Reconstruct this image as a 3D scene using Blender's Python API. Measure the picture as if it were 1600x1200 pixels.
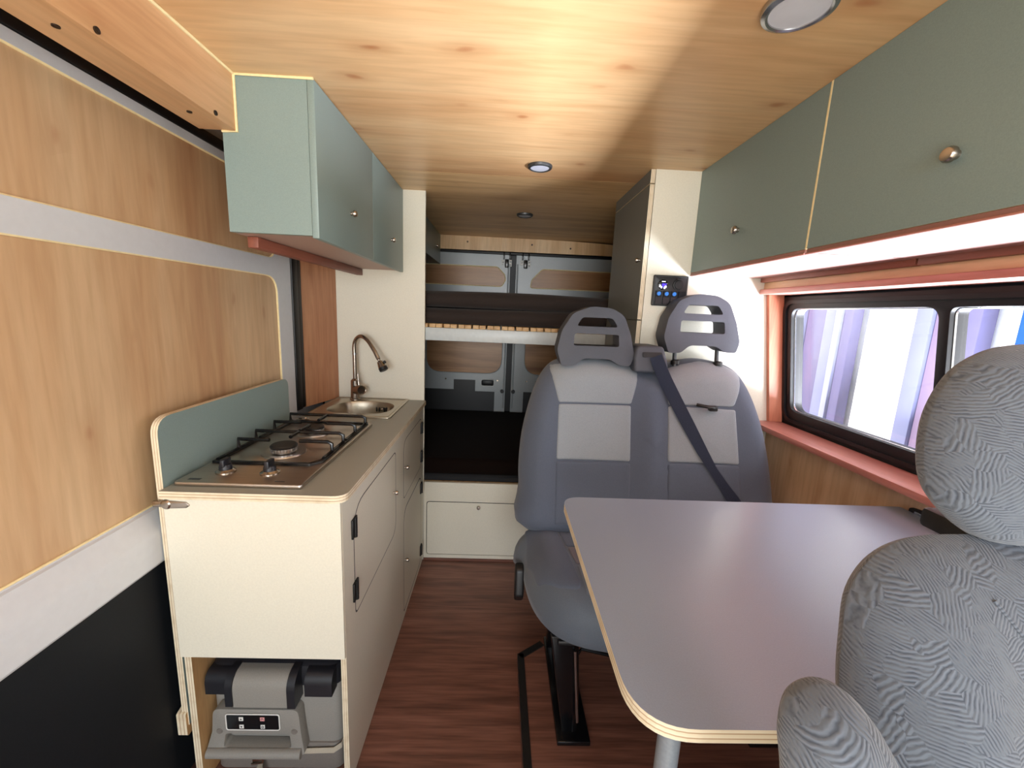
import bpy, bmesh, math, random
from mathutils import Vector, Matrix
random.seed(7)
for o in list(bpy.data.objects): bpy.data.objects.remove(o)
S = bpy.context.scene
COL = S.collection
PI = math.pi

# ------------------------------------------------------------------ camera
F_PX, PITCH, YAW, ROLL, CAM_H = 636.1, 0.17419, 0.033604, 0.044417, 1.36
cp, sp, cy, sy = math.cos(PITCH), math.sin(PITCH), math.cos(YAW), math.sin(YAW)
Fv = Vector((sy*cp, cy*cp, -sp)); Rv = Vector((cy, -sy, 0)); Uv = Rv.cross(Fv)
c_, s_ = math.cos(ROLL), math.sin(ROLL)
R2 = c_*Rv + s_*Uv; U2 = -s_*Rv + c_*Uv
cam = bpy.data.cameras.new('camera'); cam.sensor_width = 36; cam.lens = F_PX/1600*36
cam.clip_start = 0.02
camo = bpy.data.objects.new('camera', cam); COL.objects.link(camo)
M = Matrix.Identity(4)
for i in range(3):
    M[i][0] = R2[i]; M[i][1] = U2[i]; M[i][2] = -Fv[i]
M[0][3], M[1][3], M[2][3] = 0, 0, CAM_H
camo.matrix_world = M
S.camera = camo

# ------------------------------------------------------------------ world, sun, daylight, exposure
W = bpy.data.worlds.new('sky'); S.world = W; W.use_nodes = True
bg = W.node_tree.nodes['Background']
bg.inputs[0].default_value = (0.80, 0.90, 1.0, 1); bg.inputs[1].default_value = 1.0

def lamp(name, kind, loc, target, energy, color=(1, 1, 1), size=None, angle=None):
    l = bpy.data.lights.new(name, kind); l.energy = energy; l.color = color
    if kind == 'AREA':
        l.shape = 'RECTANGLE'; l.size, l.size_y = size
    if angle is not None: l.angle = angle
    o = bpy.data.objects.new(name, l); COL.objects.link(o)
    o.location = loc
    o.rotation_euler = (Vector(target)-Vector(loc)).to_track_quat('-Z', 'Y').to_euler()
    return o
lamp('sun', 'SUN', (-6, 4, 10), (1, 2.6, 0), 14.0, (1.0, .95, .86), angle=.01)
lamp('windscreen_daylight', 'AREA', (.05, -4.2, 1.55), (.05, 1.2, 1.3), 95, (.95, .98, 1.0), (1.9, 1.0))
lamp('added_ceiling_fill', 'AREA', (-.15, -.95, .85), (-.1, -.75, 1.95), 11, (1.0, .95, .88), (.9, .5))  # added upward fill that brightens the ceiling, no real source there
lamp('side_window_daylight', 'AREA', (2.12, 1.05, .30), (.3, 1.1, 1.55), 590, (.90, .93, 1.0), (2.2, .7))
S.view_settings.view_transform = 'Standard'
S.view_settings.look = 'None'
S.view_settings.gamma = 1
S.view_settings.use_curve_mapping = False
S.view_settings.exposure = 0.22

# ------------------------------------------------------------------ materials
def lin(r, g, b):
    f = lambda c: (c/255/12.92) if c/255 <= .04045 else ((c/255+.055)/1.055)**2.4
    return (f(r), f(g), f(b), 1)
def base_mat(name, col, rough=.5, metal=0., spec=.5):
    m = bpy.data.materials.new(name); m.use_nodes = True
    b = m.node_tree.nodes['Principled BSDF']
    b.inputs['Base Color'].default_value = col
    b.inputs['Roughness'].default_value = rough
    b.inputs['Metallic'].default_value = metal
    b.inputs['Specular IOR Level'].default_value = spec
    return m
def nd(m, t, **kw):
    n = m.node_tree.nodes.new(t)
    for k, v in kw.items():
        if k in n.inputs: n.inputs[k].default_value = v
        else: setattr(n, k, v)
    return n
def lk(m, a, b): m.node_tree.links.new(a, b)
def BS(m): return m.node_tree.nodes['Principled BSDF']
def coords(m, scale=(1, 1, 1), kind='Object', loc=(0, 0, 0)):
    t = nd(m, 'ShaderNodeTexCoord'); mp = nd(m, 'ShaderNodeMapping')
    mp.inputs['Scale'].default_value = scale; mp.inputs['Location'].default_value = loc
    lk(m, t.outputs[kind], mp.inputs[0]); return mp.outputs[0]
def ramp(m, fac, stops):
    r = nd(m, 'ShaderNodeValToRGB'); e = r.color_ramp.elements
    while len(e) < len(stops): e.new(.5)
    for i, (p, c) in enumerate(stops): e[i].position = p; e[i].color = c
    lk(m, fac, r.inputs[0]); return r.outputs[0]
def mix(m, fac, a, b, mode='MIX'):
    n = nd(m, 'ShaderNodeMix', data_type='RGBA', blend_type=mode)
    if isinstance(fac, (int, float)): n.inputs[0].default_value = fac
    else: lk(m, fac, n.inputs[0])
    for s, v in ((n.inputs[6], a), (n.inputs[7], b)):
        if isinstance(v, tuple): s.default_value = v
        else: lk(m, v, s)
    return n.outputs[2]
def bump(m, h, strength=.2, dist=.002):
    n = nd(m, 'ShaderNodeBump'); n.inputs['Strength'].default_value = strength
    n.inputs['Distance'].default_value = dist
    lk(m, h, n.inputs['Height']); lk(m, n.outputs[0], BS(m).inputs['Normal'])

def noisy(name, col, rough=.5, amount=.06, scale=300, metal=0., spec=.5, bstr=.0):
    m = base_mat(name, col, rough, metal, spec)
    n = nd(m, 'ShaderNodeTexNoise', Scale=scale, Detail=3.); lk(m, coords(m), n.inputs['Vector'])
    d = tuple(max(0, c*(1-amount*2)) for c in col[:3])+(1,); u = tuple(min(1, c*(1+amount*2)) for c in col[:3])+(1,)
    lk(m, ramp(m, n.outputs['Fac'], [(.3, d), (.7, u)]), BS(m).inputs['Base Color'])
    if bstr: bump(m, n.outputs['Fac'], bstr, .001)
    return m

def ply(name, light, mid, dark, axis, knots=0., rough=.38, scale=1., seed=0.):
    """plywood veneer: long grain along an axis, cathedral bands, optional knots"""
    m = base_mat(name, mid, rough)
    st = {'x': (.55, 6., 6.), 'y': (6., .55, 6.), 'z': (6., 6., .55)}[axis]
    v = coords(m, tuple(a*scale for a in st), loc=(seed, seed*1.7, seed*.6))
    n1 = nd(m, 'ShaderNodeTexNoise', Scale=1.1, Detail=3., Distortion=1.2); lk(m, v, n1.inputs['Vector'])
    c1 = ramp(m, n1.outputs['Fac'], [(.28, dark), (.46, mid), (.68, light)])
    v2 = coords(m, tuple(a*scale*6 for a in st), loc=(seed, 0, 0))
    n2 = nd(m, 'ShaderNodeTexNoise', Scale=2.0, Detail=4., Distortion=.3); lk(m, v2, n2.inputs['Vector'])
    c2 = ramp(m, n2.outputs['Fac'], [(.35, (.80, .76, .72, 1)), (.62, (1, 1, 1, 1))])
    c = mix(m, .6, c1, c2, 'MULTIPLY')
    vb = coords(m, (1.3, 1.3, 1.3), loc=(seed*2, 1, 2))
    nb = nd(m, 'ShaderNodeTexNoise', Scale=1.0, Detail=2.); lk(m, vb, nb.inputs['Vector'])
    cb = ramp(m, nb.outputs['Fac'], [(.35, (.86, .82, .80, 1)), (.65, (1.0, 1.0, 1.0, 1))])
    c = mix(m, .7, c, cb, 'MULTIPLY')
    if knots:
        t_ = nd(m, 'ShaderNodeTexCoord'); sx = nd(m, 'ShaderNodeSeparateXYZ'); lk(m, t_.outputs['Object'], sx.inputs[0])
        cb2 = nd(m, 'ShaderNodeCombineXYZ'); al, ac = {'x': ('X', 'Y'), 'z': ('Z', 'Y'), 'y': ('Y', 'Z')}[axis]
        lk(m, sx.outputs[al], cb2.inputs[0]); lk(m, sx.outputs[ac], cb2.inputs[1])
        mk = nd(m, 'ShaderNodeMapping'); mk.inputs['Scale'].default_value = (1.0, 2.2, 1); mk.inputs['Location'].default_value = (seed+.37, seed*.7+.2, 0)
        lk(m, cb2.outputs[0], mk.inputs[0]); wv = mk.outputs[0]
        nw = nd(m, 'ShaderNodeTexNoise', Scale=7., Detail=2.); lk(m, wv, nw.inputs['Vector'])
        wm = nd(m, 'ShaderNodeMix', data_type='VECTOR'); wm.inputs[0].default_value = .06
        lk(m, wv, wm.inputs[4]); lk(m, nw.outputs['Color'], wm.inputs[5])
        vo = nd(m, 'ShaderNodeTexVoronoi', voronoi_dimensions='2D', Scale=3.1); lk(m, wm.outputs[1], vo.inputs['Vector'])
        sep = nd(m, 'ShaderNodeSeparateColor'); lk(m, vo.outputs['Color'], sep.inputs[0])
        gate = ramp(m, sep.outputs[0], [(.28, (0, 0, 0, 1)), (.6, (1, 1, 1, 1))])
        k = ramp(m, vo.outputs['Distance'], [(.0, (1, 1, 1, 1)), (.035, (.8, .8, .8, 1)), (.07, (.35, .35, .35, 1)), (.22, (0, 0, 0, 1))])
        kk = mix(m, 1., k, gate, 'MULTIPLY')
        km = nd(m, 'ShaderNodeMath', operation='MULTIPLY'); km.inputs[1].default_value = knots
        lk(m, kk, km.inputs[0])
        c = mix(m, km.outputs[0], c, (dark[0]*.62, dark[1]*.42, dark[2]*.32, 1))
    lk(m, c, BS(m).inputs['Base Color'])
    bump(m, n2.outputs['Fac'], .06, .001)
    return m

def ply_edge(name):
    """bare plywood edge: veneers stacked across the thickness (UV v)"""
    m = base_mat(name, lin(222, 190, 140), .6)
    t = nd(m, 'ShaderNodeTexCoord'); s = nd(m, 'ShaderNodeSeparateXYZ'); lk(m, t.outputs['UV'], s.inputs[0])
    mm = nd(m, 'ShaderNodeMath', operation='MULTIPLY'); mm.inputs[1].default_value = 2.6; lk(m, s.outputs['Y'], mm.inputs[0])
    fr = nd(m, 'ShaderNodeMath', operation='FRACT'); lk(m, mm.outputs[0], fr.inputs[0])
    n = nd(m, 'ShaderNodeTexNoise', Scale=28., Detail=3.); lk(m, coords(m), n.inputs['Vector'])
    a = ramp(m, fr.outputs[0], [(.0, lin(232, 222, 198)), (.66, lin(228, 214, 186)), (.76, lin(180, 152, 120)), (.9, lin(190, 162, 128)), (1., lin(232, 220, 194))])
    d = ramp(m, n.outputs['Fac'], [(.3, (.72, .66, .58, 1)), (.55, (1, 1, 1, 1))])
    lk(m, mix(m, .6, a, d, 'MULTIPLY'), BS(m).inputs['Base Color']); return m

def floor_vinyl():
    m = base_mat('vinyl_wood_floor', lin(105, 62, 48), .36)
    v = coords(m, (1.2, 16, 16)); n = nd(m, 'ShaderNodeTexNoise', Scale=2.4, Detail=5., Distortion=.4); lk(m, v, n.inputs['Vector'])
    c = ramp(m, n.outputs['Fac'], [(.3, lin(102, 68, 58)), (.5, lin(130, 88, 74)), (.72, lin(148, 104, 90))])
    v2 = coords(m, (4, 90, 90)); n2 = nd(m, 'ShaderNodeTexNoise', Scale=2., Detail=3.); lk(m, v2, n2.inputs['Vector'])
    c2 = ramp(m, n2.outputs['Fac'], [(.35, (.70, .66, .64, 1)), (.6, (1, 1, 1, 1))])
    lk(m, mix(m, .8, c, c2, 'MULTIPLY'), BS(m).inputs['Base Color']); bump(m, n2.outputs['Fac'], .08, .001); return m

def seat_fabric():
    """grey velour embossed with patches of short ribs, each patch at its own angle"""
    m = base_mat('ribbed_velour', lin(128, 134, 138), .85, 0, .2)
    v = coords(m)
    nz = nd(m, 'ShaderNodeTexNoise', Scale=22., Detail=2.); lk(m, v, nz.inputs['Vector'])
    wm = nd(m, 'ShaderNodeMix', data_type='VECTOR'); wm.inputs[0].default_value = .035
    lk(m, v, wm.inputs[4]); lk(m, nz.outputs['Color'], wm.inputs[5])
    vo = nd(m, 'ShaderNodeTexVoronoi', Scale=40.); lk(m, wm.outputs[1], vo.inputs['Vector'])
    sep = nd(m, 'ShaderNodeSeparateColor'); lk(m, vo.outputs['Color'], sep.inputs[0])
    an = nd(m, 'ShaderNodeMath', operation='MULTIPLY'); an.inputs[1].default_value = 3.1; lk(m, sep.outputs[0], an.inputs[0])
    vr = nd(m, 'ShaderNodeVectorRotate', rotation_type='Y_AXIS'); lk(m, v, vr.inputs['Vector']); lk(m, an.outputs[0], vr.inputs['Angle'])
    w = nd(m, 'ShaderNodeTexWave', wave_type='BANDS', bands_direction='X', Scale=108., Distortion=3.2, Detail=2.)
    w.inputs['Detail Scale'].default_value = .8
    lk(m, vr.outputs[0], w.inputs['Vector'])
    bn = nd(m, 'ShaderNodeTexNoise', Scale=95., Detail=2.); lk(m, v, bn.inputs['Vector'])
    br = ramp(m, bn.outputs['Fac'], [(.42, (0, 0, 0, 1)), (.62, (1, 1, 1, 1))])
    c0 = ramp(m, w.outputs['Fac'], [(.05, lin(76, 83, 94)), (.4, lin(98, 106, 118)), (.9, lin(110, 118, 130))])
    c = mix(m, br, c0, lin(103, 111, 122))
    lk(m, c, BS(m).inputs['Base Color']); bump(m, w.outputs['Fac'], .35, .002)
    BS(m).inputs['Sheen Weight'].default_value = .25
    return m

def cloth(name, col, scale=900, rough=.85):
    m = base_mat(name, col, rough, 0, .25)
    n = nd(m, 'ShaderNodeTexNoise', Scale=float(scale), Detail=2.); lk(m, coords(m), n.inputs['Vector'])
    d = tuple(c*.86 for c in col[:3])+(1,); u = tuple(min(1, c*1.12) for c in col[:3])+(1,)
    lk(m, ramp(m, n.outputs['Fac'], [(.35, d), (.65, u)]), BS(m).inputs['Base Color'])
    bump(m, n.outputs['Fac'], .15, .001)
    BS(m).inputs['Sheen Weight'].default_value = .15
    return m

def brushed(name, col, rough=.32):
    m = base_mat(name, col, rough, 1.)
    n = nd(m, 'ShaderNodeTexNoise', Scale=3., Detail=4.); lk(m, coords(m, (4, 160, 160)), n.inputs['Vector'])
    lk(m, ramp(m, n.outputs['Fac'], [(.3, tuple(c*.85 for c in col[:3])+(1,)), (.7, col)]), BS(m).inputs['Base Color'])
    r = nd(m, 'ShaderNodeMapRange'); r.inputs[3].default_value = rough-.06; r.inputs[4].default_value = rough+.1
    lk(m, n.outputs['Fac'], r.inputs[0]); lk(m, r.outputs[0], BS(m).inputs['Roughness'])
    return m

def emis(name, col, strength):
    m = base_mat(name, col, .4)
    BS(m).inputs['Emission Color'].default_value = col; BS(m).inputs['Emission Strength'].default_value = strength
    return m

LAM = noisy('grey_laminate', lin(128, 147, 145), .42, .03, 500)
LAMT = noisy('grey_laminate_table', lin(142, 155, 174), .28, .02, 500)
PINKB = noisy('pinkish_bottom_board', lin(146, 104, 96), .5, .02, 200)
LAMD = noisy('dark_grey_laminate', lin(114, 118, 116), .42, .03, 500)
LAMW = noisy('grey_laminate_worktop', lin(152, 154, 146), .42, .03, 500)
CREAM = noisy('cream_laminate', lin(226, 222, 206), .42, .015, 200)
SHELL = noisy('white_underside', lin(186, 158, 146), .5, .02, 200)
EDGE = ply_edge('plywood_edge')
CAULK = noisy('cream_caulk', lin(240, 222, 172), .6, .03, 100)
PLYC = ply('ceiling_plywood', lin(226, 192, 146), lin(220, 180, 132), lin(206, 158, 110), 'x', .9, .36, .8, .0)
PLYR = ply('rear_ceiling_plywood', lin(234, 200, 150), lin(224, 186, 134), lin(196, 154, 106), 'x', .3, .4, 1.2, 3.)
PLYL = ply('wall_plywood', lin(216, 186, 148), lin(206, 170, 130), lin(190, 148, 110), 'z', .45, .4, .8, 5.)
PLYB = ply('beam_plywood', lin(222, 184, 142), lin(212, 168, 124), lin(196, 144, 102), 'y', .2, .4, 1., 8.)
PLYP = ply('reddish_post_plywood', lin(206, 154, 116), lin(190, 134, 98), lin(156, 102, 72), 'z', .3, .4, 1.4, 11.)
PLYD = ply('rear_door_plywood', lin(196, 148, 98), lin(176, 128, 80), lin(140, 94, 54), 'x', .2, .35, 1.2, 13.)
RAW = ply('raw_plywood', lin(206, 168, 118), lin(186, 146, 98), lin(142, 100, 60), 'z', .2, .6, 2., 15.)
SAPELE = ply('red_hardwood', lin(198, 140, 126), lin(186, 122, 110), lin(162, 98, 86), 'y', 0, .42, 1.5, 17.)
SAPD = ply('dark_red_hardwood', lin(150, 90, 70), lin(134, 74, 56), lin(110, 58, 44), 'y', 0, .5, 1.5, 18.)
SAPZ = ply('red_hardwood_upright', lin(212, 140, 112), lin(196, 122, 94), lin(168, 94, 70), 'z', 0, .42, 1.5, 17.)
WHITE = noisy('white_van_paint', lin(206, 210, 216), .28, .01, 60)
GREYP = noisy('grey_van_paint', lin(176, 182, 184), .3, .01, 60)
BLACK = noisy('black_plastic', lin(22, 22, 24), .45, .1, 200)
RUBBER = noisy('black_rubber_seal', lin(8, 9, 13), .5, .1, 200)
GLOSSB = noisy('gloss_black_steel', lin(14, 14, 16), .22, .05, 200)
DARKP = noisy('black_lining_panel', lin(18, 22, 27), .6, .1, 700, 0, .25)
FLOORM = floor_vinyl()
STEEL = brushed('brushed_steel', lin(200, 190, 178), .30)
SINKM = brushed('sink_steel', lin(196, 186, 168), .30)
CHROME = noisy('satin_nickel', lin(176, 166, 156), .22, .02, 80, 1.)
ALU = noisy('silver_ring', lin(190, 192, 196), .25, .02, 80, 1.)
DIFF = noisy('lamp_diffuser', lin(205, 208, 220), .5, .01, 50)
BRONZE = noisy('dark_grey_ring', lin(80, 82, 84), .4, .05, 80, .6)
MATT = cloth('dark_mattress_cloth', lin(22, 15, 12), 500); BS(MATT).inputs['Specular IOR Level'].default_value = .03; BS(MATT).inputs['Sheen Weight'].default_value = .03
BLUEEDGE = cloth('black_mattress_base', lin(34, 35, 38), 400)
SEATD = cloth('dark_seat_cloth', lin(86, 94, 109))
SEATL = cloth('light_seat_cloth', lin(140, 147, 154))
SEATV = cloth('blue_grey_vinyl', lin(92, 100, 111), 900, .5)
HEADR = noisy('headrest_foam', lin(72, 76, 86), .6, .03, 400)
VELOUR = seat_fabric()
BELT = cloth('seat_belt_webbing', lin(62, 70, 92), 700, .6)
COOLG = noisy('cooler_grey_plastic', lin(140, 137, 131), .5, .03, 300)
COOLD = noisy('cooler_dark_grey_plastic', lin(118, 112, 106), .5, .03, 300)
COOLB = noisy('cooler_black_plastic', lin(30, 31, 37), .42, .05, 300)
WEB = cloth('pale_webbing', lin(182, 172, 154), 700)
DISP = noisy('black_display', lin(10, 18, 22), .15, .05, 200)
KEYW = noisy('white_key', lin(226, 226, 222), .4, .02, 200)
KEYP = noisy('pink_key', lin(226, 160, 160), .4, .02, 200)
TUBEG = noisy('grey_table_leg', lin(150, 158, 166), .35, .03, 200, .3)
RAIL = noisy('pale_grey_rail_paint', lin(196, 204, 206), .35, .02, 60)
SLAT = ply('pale_slats', lin(222, 190, 140), lin(206, 168, 116), lin(176, 132, 84), 'y', 0, .5, 2., 20.)
GROUND = noisy('pale_concrete', lin(190, 180, 166), .9, .06, 3)
OUTW = noisy('white_cladding', lin(240, 240, 240), .7, .01, 3)
LAV = noisy('lavender_strip', lin(96, 92, 128), .6, .03, 4)
LAVL = noisy('pale_lavender_strip', lin(114, 118, 152), .6, .03, 4)
LAVP = noisy('whitish_lavender_strip', lin(138, 141, 168), .6, .03, 4)
BLUE = noisy('bright_blue_paint', lin(8, 70, 160), .5, .03, 4)
SCREW = noisy('dark_screw', lin(52, 38, 30), .4, .05, 100, .5)
BLUEL = emis('blue_switch_lens', lin(60, 130, 220), .35)
BLUED = emis('blue_digits', lin(60, 40, 230), 1.6)
WHITED = emis('white_digits', lin(240, 240, 255), 1.2)
GLASS = bpy.data.materials.new('window_glass'); GLASS.use_nodes = True
_t = GLASS.node_tree; _t.nodes.remove(BS(GLASS))
_a = nd(GLASS, 'ShaderNodeBsdfTransparent'); _a.inputs[0].default_value = (.95, .96, .98, 1)
_g = nd(GLASS, 'ShaderNodeBsdfGlossy'); _g.inputs['Roughness'].default_value = .02
_m = nd(GLASS, 'ShaderNodeMixShader')
_m.inputs[0].default_value = .05; lk(GLASS, _a.outputs[0], _m.inputs[1]); lk(GLASS, _g.outputs[0], _m.inputs[2])
lk(GLASS, _m.outputs[0], _t.nodes['Material Output'].inputs['Surface'])

# ------------------------------------------------------------------ object helpers
ORIG = {}
def thing(name, label, cat, loc, group=None):
    o = bpy.data.objects.new(name, None); COL.objects.link(o)
    o.location = loc; o.empty_display_size = .05
    o['label'] = label; o['category'] = cat
    if group: o['group'] = group
    ORIG[o.name] = Vector(loc); return o
def obj(name, bm, mats, parent=None, label=None, smooth=True, sharp=38):
    me = bpy.data.meshes.new(name)
    bmesh.ops.recalc_face_normals(bm, faces=bm.faces)
    o = bpy.data.objects.new(name, me); COL.objects.link(o)
    if parent is not None:
        org = ORIG[parent.name]; o.parent = parent
    else:
        xs = [v.co for v in bm.verts]
        org = Vector(((min(v.x for v in xs)+max(v.x for v in xs))/2, (min(v.y for v in xs)+max(v.y for v in xs))/2, min(v.z for v in xs)))
        o.location = org
    bmesh.ops.translate(bm, verts=bm.verts, vec=-org)
    ORIG[o.name] = org
    bm.to_mesh(me); bm.free()
    for m in (mats if isinstance(mats, (list, tuple)) else [mats]): me.materials.append(m)
    if smooth:
        for p in me.polygons: p.use_smooth = True
        me.set_sharp_from_angle(angle=math.radians(sharp))
    if label: o['label'] = label
    return o
def struct(name, bm, mats, parent=None, **k):
    o = obj(name, bm, mats, parent, **k)
    if parent is None: o['kind'] = 'structure'
    return o
def tag(o, label, cat, group=None, kind=None):
    o['label'] = label; o['category'] = cat
    if group: o['group'] = group
    if kind: o['kind'] = kind
    return o
NB = bmesh.new

def box(bm, x0, x1, y0, y1, z0, z1, bev=0, mi=0, seg=2):
    r = bmesh.ops.create_cube(bm, size=1, matrix=Matrix.Translation(((x0+x1)/2, (y0+y1)/2, (z0+z1)/2)) @ Matrix.Diagonal((abs(x1-x0), abs(y1-y0), abs(z1-z0), 1)))
    vs = r['verts']
    fs = {f for v in vs for f in v.link_faces}
    for f in fs: f.material_index = mi
    if bev:
        es = list({e for v in vs for e in v.link_edges})
        rr = bmesh.ops.bevel(bm, geom=es, offset=bev, segments=seg, affect='EDGES', profile=.5)
        for f in rr['faces']: f.material_index = mi
    return bm
def BX(*a, **k): return box(NB(), *a, **k)

def rounded(pts, r, n=6):
    """round the corners of a closed 2D polygon; r is one radius or one per corner"""
    out = []; N = len(pts)
    for i, p in enumerate(pts):
        rr = r[i] if isinstance(r, (list, tuple)) else r
        p = Vector(p); a = Vector(pts[i-1]); b = Vector(pts[(i+1) % N])
        if rr <= 0: out.append(tuple(p)); continue
        d1 = (a-p).normalized(); d2 = (b-p).normalized()
        ang = d1.angle(d2); t = min(rr/math.tan(ang/2), .48*(a-p).length, .48*(b-p).length)
        q0, q2 = p+d1*t, p+d2*t
        for k in range(n+1):
            u = k/n
            out.append(tuple((1-u)**2*q0+2*u*(1-u)*p+u*u*q2))
    return out
def rect(a0, a1, b0, b1, r=0, n=6):
    p = [(a0, b0), (a1, b0), (a1, b1), (a0, b1)]
    return rounded(p, r, n) if r else p
def spline(pts, n=6):
    out = []; N = len(pts)
    for i in range(N):
        p0, p1, p2, p3 = (Vector(pts[(i+k-1) % N]) for k in range(4))
        for k in range(n):
            t = k/n
            out.append(tuple(.5*((2*p1)+(p2-p0)*t+(2*p0-5*p1+4*p2-p3)*t*t+(3*p1-p0-3*p2+p3)*t**3)))
    return out
def path3(pts, n=8):
    P = [Vector(p) for p in pts]; P = [P[0]*2-P[1]]+P+[P[-1]*2-P[-2]]; out = []
    for i in range(1, len(P)-2):
        p0, p1, p2, p3 = P[i-1:i+3]
        for k in range(n):
            t = k/n
            out.append(.5*((2*p1)+(p2-p0)*t+(2*p0-5*p1+4*p2-p3)*t*t+(3*p1-p0-3*p2+p3)*t**3))
    out.append(P[-2]); return out
AX = {'x': lambda u, v, w: (w, u, v), 'y': lambda u, v, w: (u, w, v), 'z': lambda u, v, w: (u, v, w)}
def plate(bm, loops, axis, w0, w1, mf=0, me=1, bev=0, seg=2, fn=None):
    """flat board: outline (+ holes) in 2D, from w0 to w1 along axis; faces mf, edges me with UV v across the thickness"""
    f = fn or AX[axis]
    if loops and not isinstance(loops[0][0], (tuple, list, Vector)): loops = [loops]
    uvl = bm.loops.layers.uv.verify()
    rings = []
    for L in loops:
        rings.append(([bm.verts.new(f(u, v, w0)) for u, v in L], [bm.verts.new(f(u, v, w1)) for u, v in L]))
    caps = []
    if len(loops) == 1:
        caps += [bm.faces.new(rings[0][0]), bm.faces.new(rings[0][1][::-1])]
    else:
        for s in (0, 1):
            es = []
            for R in rings:
                V = R[s]
                for i in range(len(V)): es.append(bm.edges.new((V[i-1], V[i])))
            g = bmesh.ops.triangle_fill(bm, use_beauty=True, use_dissolve=False, edges=es)
            caps += [x for x in g['geom'] if isinstance(x, bmesh.types.BMFace)]
    for c in caps: c.material_index = mf
    ce = set()
    for A, B in rings:
        d = 0
        for i in range(len(A)):
            q = bm.faces.new((A[i-1], A[i], B[i], B[i-1])); q.material_index = me
            l = (A[i].co-A[i-1].co).length
            for lp, uv in zip(q.loops, ((d, 0), (d+l, 0), (d+l, 1), (d, 1))): lp[uvl].uv = uv
            d += l
            ce.add(bm.edges.get((A[i-1], A[i]))); ce.add(bm.edges.get((B[i-1], B[i])))
    if bev:
        bmesh.ops.recalc_face_normals(bm, faces=bm.faces)
        bmesh.ops.bevel(bm, geom=list(ce), offset=bev, segments=seg, affect='EDGES', profile=.5, clamp_overlap=True)
    return bm
def PL(*a, **k): return plate(NB(), *a, **k)
def tube(bm, pts, r, n=12, mi=0, cap=True):
    P = [Vector(p) for p in pts]; rs = r if isinstance(r, (list, tuple)) else [r]*len(P)
    up = None; prev = None; rings = []
    for i, p in enumerate(P):
        t = (P[min(i+1, len(P)-1)]-P[max(i-1, 0)]).normalized()
        if up is None:
            up = Vector((0, 0, 1)) if abs(t.z) < .9 else Vector((1, 0, 0))
        a = t.cross(up).normalized(); up = a.cross(t).normalized()
        rings.append([bm.verts.new(p+(a*math.cos(2*PI*k/n)+up*math.sin(2*PI*k/n))*rs[i]) for k in range(n)])
    for A, B in zip(rings, rings[1:]):
        for k in range(n):
            bm.faces.new((A[k-1], A[k], B[k], B[k-1])).material_index = mi
    if cap:
        bm.faces.new(rings[0][::-1]).material_index = mi; bm.faces.new(rings[-1]).material_index = mi
    return bm
def TB(*a, **k): return tube(NB(), *a, **k)
def lathe(bm, prof, org, axis, n=24, mi=0):
    """profile of (radius, height) turned about an axis through org"""
    ax = Vector(axis).normalized(); u = ax.orthogonal().normalized(); v = ax.cross(u); o = Vector(org); rings = []
    for r, h in prof:
        if r < 1e-6: rings.append([bm.verts.new(o+ax*h)])
        else: rings.append([bm.verts.new(o+ax*h+(u*math.cos(2*PI*k/n)+v*math.sin(2*PI*k/n))*r) for k in range(n)])
    for A, B in zip(rings, rings[1:]):
        for k in range(n):
            if len(A) == 1 and len(B) == 1: continue
            if len(A) == 1: f = bm.faces.new((A[0], B[k], B[k-1]))
            elif len(B) == 1: f = bm.faces.new((A[k-1], A[k], B[0]))
            else: f = bm.faces.new((A[k-1], A[k], B[k], B[k-1]))
            f.material_index = mi
    return bm
def LT(*a, **k): return lathe(NB(), *a, **k)
def dist_poly(p, poly):
    b = 9; x, y = p
    for i in range(len(poly)):
        x0, y0 = poly[i-1]; x1, y1 = poly[i]
        dx, dy = x1-x0, y1-y0; L = dx*dx+dy*dy
        t = 0 if L == 0 else max(0, min(1, ((x-x0)*dx+(y-y0)*dy)/L))
        d = math.hypot(x-x0-t*dx, y-y0-t*dy)
        if d < b: b = d
    return b
def domed(bm, outline, surf, scales=(1, .985, .965, .94, .91, .87, .82, .76, .68, .58, .46, .32, .16, 0), mi=0, cen=None):
    """cushion skin: rings of the outline shrunk towards the centre, each point put on surf(u, v, s)"""
    cx = cen or (sum(p[0] for p in outline)/len(outline), sum(p[1] for p in outline)/len(outline))
    rings = []
    for s in scales:
        if s == 0: rings.append([bm.verts.new(surf(cx[0], cx[1], 0))])
        else: rings.append([bm.verts.new(surf(cx[0]+(u-cx[0])*s, cx[1]+(v-cx[1])*s, s)) for u, v in outline])
    n = len(outline)
    for A, B in zip(rings, rings[1:]):
        for k in range(n):
            if len(B) == 1: f = bm.faces.new((A[k-1], A[k], B[0]))
            else: f = bm.faces.new((A[k-1], A[k], B[k], B[k-1]))
            f.material_index = mi
    return rings[0]
def bridge(bm, A, B, mi=0):
    for k in range(len(A)): bm.faces.new((A[k-1], A[k], B[k], B[k-1])).material_index = mi
def rprof(d, R):
    t = min(max(d, 0)/R, 1); return math.sqrt(max(0, 1-(1-t)**2))
def knob(parent, p, axis, r=.011, m=None, name='knob'):
    return obj(name, LT([(0, .0), (r*.6, 0), (r*.55, .006), (r, .009), (r, .014), (r*.8, .018), (0, .019)], p, axis, 20), m or CHROME, parent)
def flatring(bm, outline, axis, w, t, d=.0015):
    """thin dark line pressed round a door: a closed thin tube"""
    f = AX[axis]; P = [f(u, v, w) for u, v in outline]
    P = P+[P[0]]
    return tube(bm, P, t, 6, 0, False)

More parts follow.
